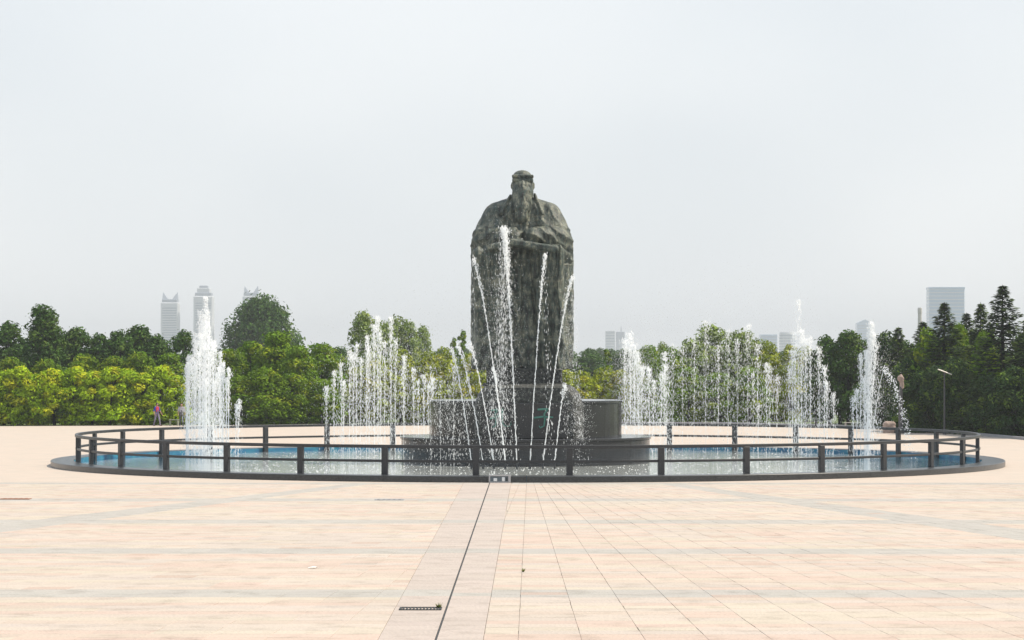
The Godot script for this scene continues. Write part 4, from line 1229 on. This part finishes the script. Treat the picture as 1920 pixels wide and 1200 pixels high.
	row(darks, [[1556, 630, 92], [1590, 622, 104], [1628, 640, 92], [1530, 664, 80], [1575, 690, 100], [1620, 700, 96]], 241.0, "%s dark round tree before the spruces, counted from the narrow misty group", "dark round trees before the spruces", "tree", false)
	row(spruces, [[1684, 612, 130, 234], [1730, 602, 170, 226], [1770, 566, 190, 216], [1812, 586, 170, 224], [1838, 566, 150, 219], [1879, 534, 220, 207], [1930, 590, 190, 203], [1964, 560, 200, 205], [2020, 545, 200, 200]], 215.0, "%s dark layered spruce of the dense group, counted from the leaning plume", "dark spruces", "tree", false)
	row(soft, [[1655, 626, 110, 236], [1706, 676, 110, 222], [1748, 690, 110, 211], [1800, 676, 110, 209], [1848, 704, 110, 205.5], [1905, 690, 120, 200], [1960, 680, 130, 197], [1722, 700, 110, 213], [1875, 712, 120, 203]], 210.0, "%s soft dark green tree at the foot of the spruces, counted from the leaning plume", "soft dark trees at the foot of the spruces", "tree", false)
	row(darks, [[1700, 640, 110, 244], [1770, 630, 130, 242], [1850, 620, 140, 238], [1930, 612, 140, 234], [2000, 610, 150, 230]], 240.0, "%s dark leafy tree behind the spruces, counted from the leaning plume", "dark trees behind the spruces", "tree", false)
	row(greens, [[1740, 618, 76, 222], [1792, 610, 80, 221], [1850, 622, 76, 214]], 220.0, "%s light green tree between the spruces, counted from the leaning plume", "light green trees between spruces", "tree", false)

func row(protos: Array, spots: Array, d: float, label: String, group: String, category: String, from_end: bool):
	# plants of one kind, each named by its place in the row
	spots.sort_custom(func(a, b): return a[0] > b[0] if from_end else a[0] < b[0])
	for k in spots.size():
		var q = spots[k]
		plant(protos[rng.randi() % protos.size()], q[0], q[1], q[2], q[3] if q.size() > 3 else d + rng.randf_range(-1.2, 1.2), label % ORD[k], group, category)

# ---------------------------------------------------------------- far towers
func towers():
	# horned towers far off in the haze
	var d := 4300.0
	for q in [[319, 548, 33, "pale tower with two horns on its roof, clear of the trees", 34.0], [382, 536, 36, "tallest far tower with stepped crown behind the white plume", 38.0], [471, 536, 31, "far horned tower top showing above the big round tree", 34.0]]:
		var w: float = q[2] * d / F
		var top: float = high(q[1], d)
		var o := thing("tower", Vector3(across(q[0], d), 0, -d))
		tag(o, q[3], "tower", "")
		var b := MB.new(); bev_box(b, Vector3(0, (top - 14) * 0.5, 0), Vector3(w, top - 14, w), 1.5); put(b, "shaft", M.tower_wall, o)
		for f in int((top - 22) / 3.4):
			b = MB.new(); bev_box(b, Vector3(0, 4.0 + f * 3.4, 0), Vector3(w * 0.8, 1.7, w + 0.5), 0.1)
			put(b, "window_band", M.tower_glass, o)
		b = MB.new(); bev_box(b, Vector3(0, top - 12.5, 0), Vector3(w * 0.86, 6.0, w * 0.86), 0.8); put(b, "crown", M.tower_dark, o)
		if q[0] != 382:
			for s in [-1, 1]:
				b = MB.new()
				var x0: float = s * w * 0.12; var x1: float = s * w * 0.43; var zz: float = w * 0.3
				for t in [-1, 1]:
					b.tri(Vector3(x0, top - 10, t * zz), Vector3(x1, top - 10, t * zz), Vector3(x1 * 0.95, top, t * zz * 0.4))
				b.quad(Vector3(x0, top - 10, -zz), Vector3(x0, top - 10, zz), Vector3(x1 * 0.95, top, zz * 0.4), Vector3(x1 * 0.95, top, -zz * 0.4))
				b.quad(Vector3(x1, top - 10, zz), Vector3(x1, top - 10, -zz), Vector3(x1 * 0.95, top, -zz * 0.4), Vector3(x1 * 0.95, top, zz * 0.4))
				put(b, "horn", M.tower_dark, o)
		else:
			b = MB.new(); bev_box(b, Vector3(0, top - 6.5, 0), Vector3(w * 0.66, 7.0, w * 0.66), 0.8); put(b, "upper_crown", M.tower_wall, o)
			b = MB.new(); bev_box(b, Vector3(0, top - 1.5, 0), Vector3(w * 0.45, 4.0, w * 0.45), 0.8); put(b, "roof_house", M.tower_dark, o)
	d = 3600.0
	var o := thing("office_block", Vector3(across(1772, d), 0, -d))
	tag(o, "pale blue glass office block rising behind the dark spruces", "building")
	var w := 66.0 * d / F; var top: float = high(540, d)
	var b := MB.new(); bev_box(b, Vector3(0, top * 0.5, 0), Vector3(w, top, 26), 0.6); put(b, "glass_wall", M.blue_glass, o)
	for f in int(top / 4.0):
		b = MB.new(); bev_box(b, Vector3(0, 3.0 + f * 4.0, 0), Vector3(w + 0.4, 0.9, 26.4), 0.1); put(b, "floor_band", M.tower_wall, o)
	b = MB.new(); bev_box(b, Vector3(0, top - 0.4, 0), Vector3(w + 0.8, 2.4, 26.8), 0.2); put(b, "parapet", M.blue_glass, o)
	for q in [[1440, 627, 32, 4600.0, "blue_glass", "low pale blue building beside the round grey one", "office_block"], [1620, 606, 30, 5200.0, "blue_glass", "faint pale blue gabled tower behind the leaning plume", "tower"], [1144, 620, 18, 5000.0, "tower_wall", "plain grey slab tower beside the spired tower", "tower"]]:
		d = q[3]; w = q[2] * d / F; top = high(q[1], d)
		o = thing(q[6], Vector3(across(q[0], d), 0, -d)); tag(o, q[5], "building")
		b = MB.new(); bev_box(b, Vector3(0, top * 0.5, 0), Vector3(w, top, w), 0.5); put(b, "wall", M[q[4]], o)
		for f in int(top / 4.5):
			b = MB.new(); bev_box(b, Vector3(0, 2.5 + f * 4.5, 0), Vector3(w * 0.9, 1.5, w + 0.4), 0.1); put(b, "window_band", M.tower_glass, o)
		if q[0] == 1620:
			b = MB.new()
			b.quad(Vector3(-w / 2, top, w / 2), Vector3(0, top + 6, w / 2), Vector3(0, top + 6, -w / 2), Vector3(-w / 2, top, -w / 2))
			b.quad(Vector3(w / 2, top, w / 2), Vector3(0, top + 6, w / 2), Vector3(0, top + 6, -w / 2), Vector3(w / 2, top, -w / 2))
			b.tri(Vector3(-w / 2, top, w / 2), Vector3(0, top + 6, w / 2), Vector3(w / 2, top, w / 2))
			put(b, "roof", M.blue_glass, o)
	d = 4400.0
	o = thing("round_tower", Vector3(across(1476, d), 0, -d)); tag(o, "round grey tower behind the narrow misty group of jets", "building")
	top = high(623, d); w = 30.0 * d / F
	b = MB.new(); lathe(b, [[w / 2, 0], [w / 2, top - 2], [w / 2 - 0.6, top], [0.01, top]], Vector3.ZERO, 32); put(b, "wall", M.tower_wall, o)
	for f in int(top / 4.0):
		b = MB.new(); lathe(b, [[w / 2 + 0.2, 2.0 + f * 4.0], [w / 2 + 0.2, 3.6 + f * 4.0]], Vector3.ZERO, 32); put(b, "window_band", M.tower_glass, o)
	d = 5000.0
	o = thing("spired_tower", Vector3(across(1163, d), 0, -d)); tag(o, "grey tower with thin spire beyond the yellow bushes", "building")
	top = high(622, d); w = 16.0 * d / F
	b = MB.new(); bev_box(b, Vector3(0, top * 0.5, 0), Vector3(w, top, w), 0.5); put(b, "wall", M.tower_dark, o)
	b = MB.new(); lathe(b, [[1.2, 0], [0.9, 5], [0.2, 10], [0.001, 10.1]], Vector3(1.5, top, 0), 8); put(b, "spire", M.tower_dark, o)
	d = 1500.0
	o = thing("chimney", Vector3(across(1724, d), 0, -d)); tag(o, "thin pale chimney rising behind the spruces", "chimney")
	top = high(577, d)
	b = MB.new(); lathe(b, [[1.5, 0], [0.9, top - 3], [1.05, top - 2.6], [1.05, top - 0.5], [0.9, top], [0.01, top]], Vector3.ZERO, 16); put(b, "stack", M.pale_concrete, o)

func _ready():
	sky_and_camera()
	materials()
	setting()
	fountain()
	trees()
	towers()
	people()
	small_things()
	jets()
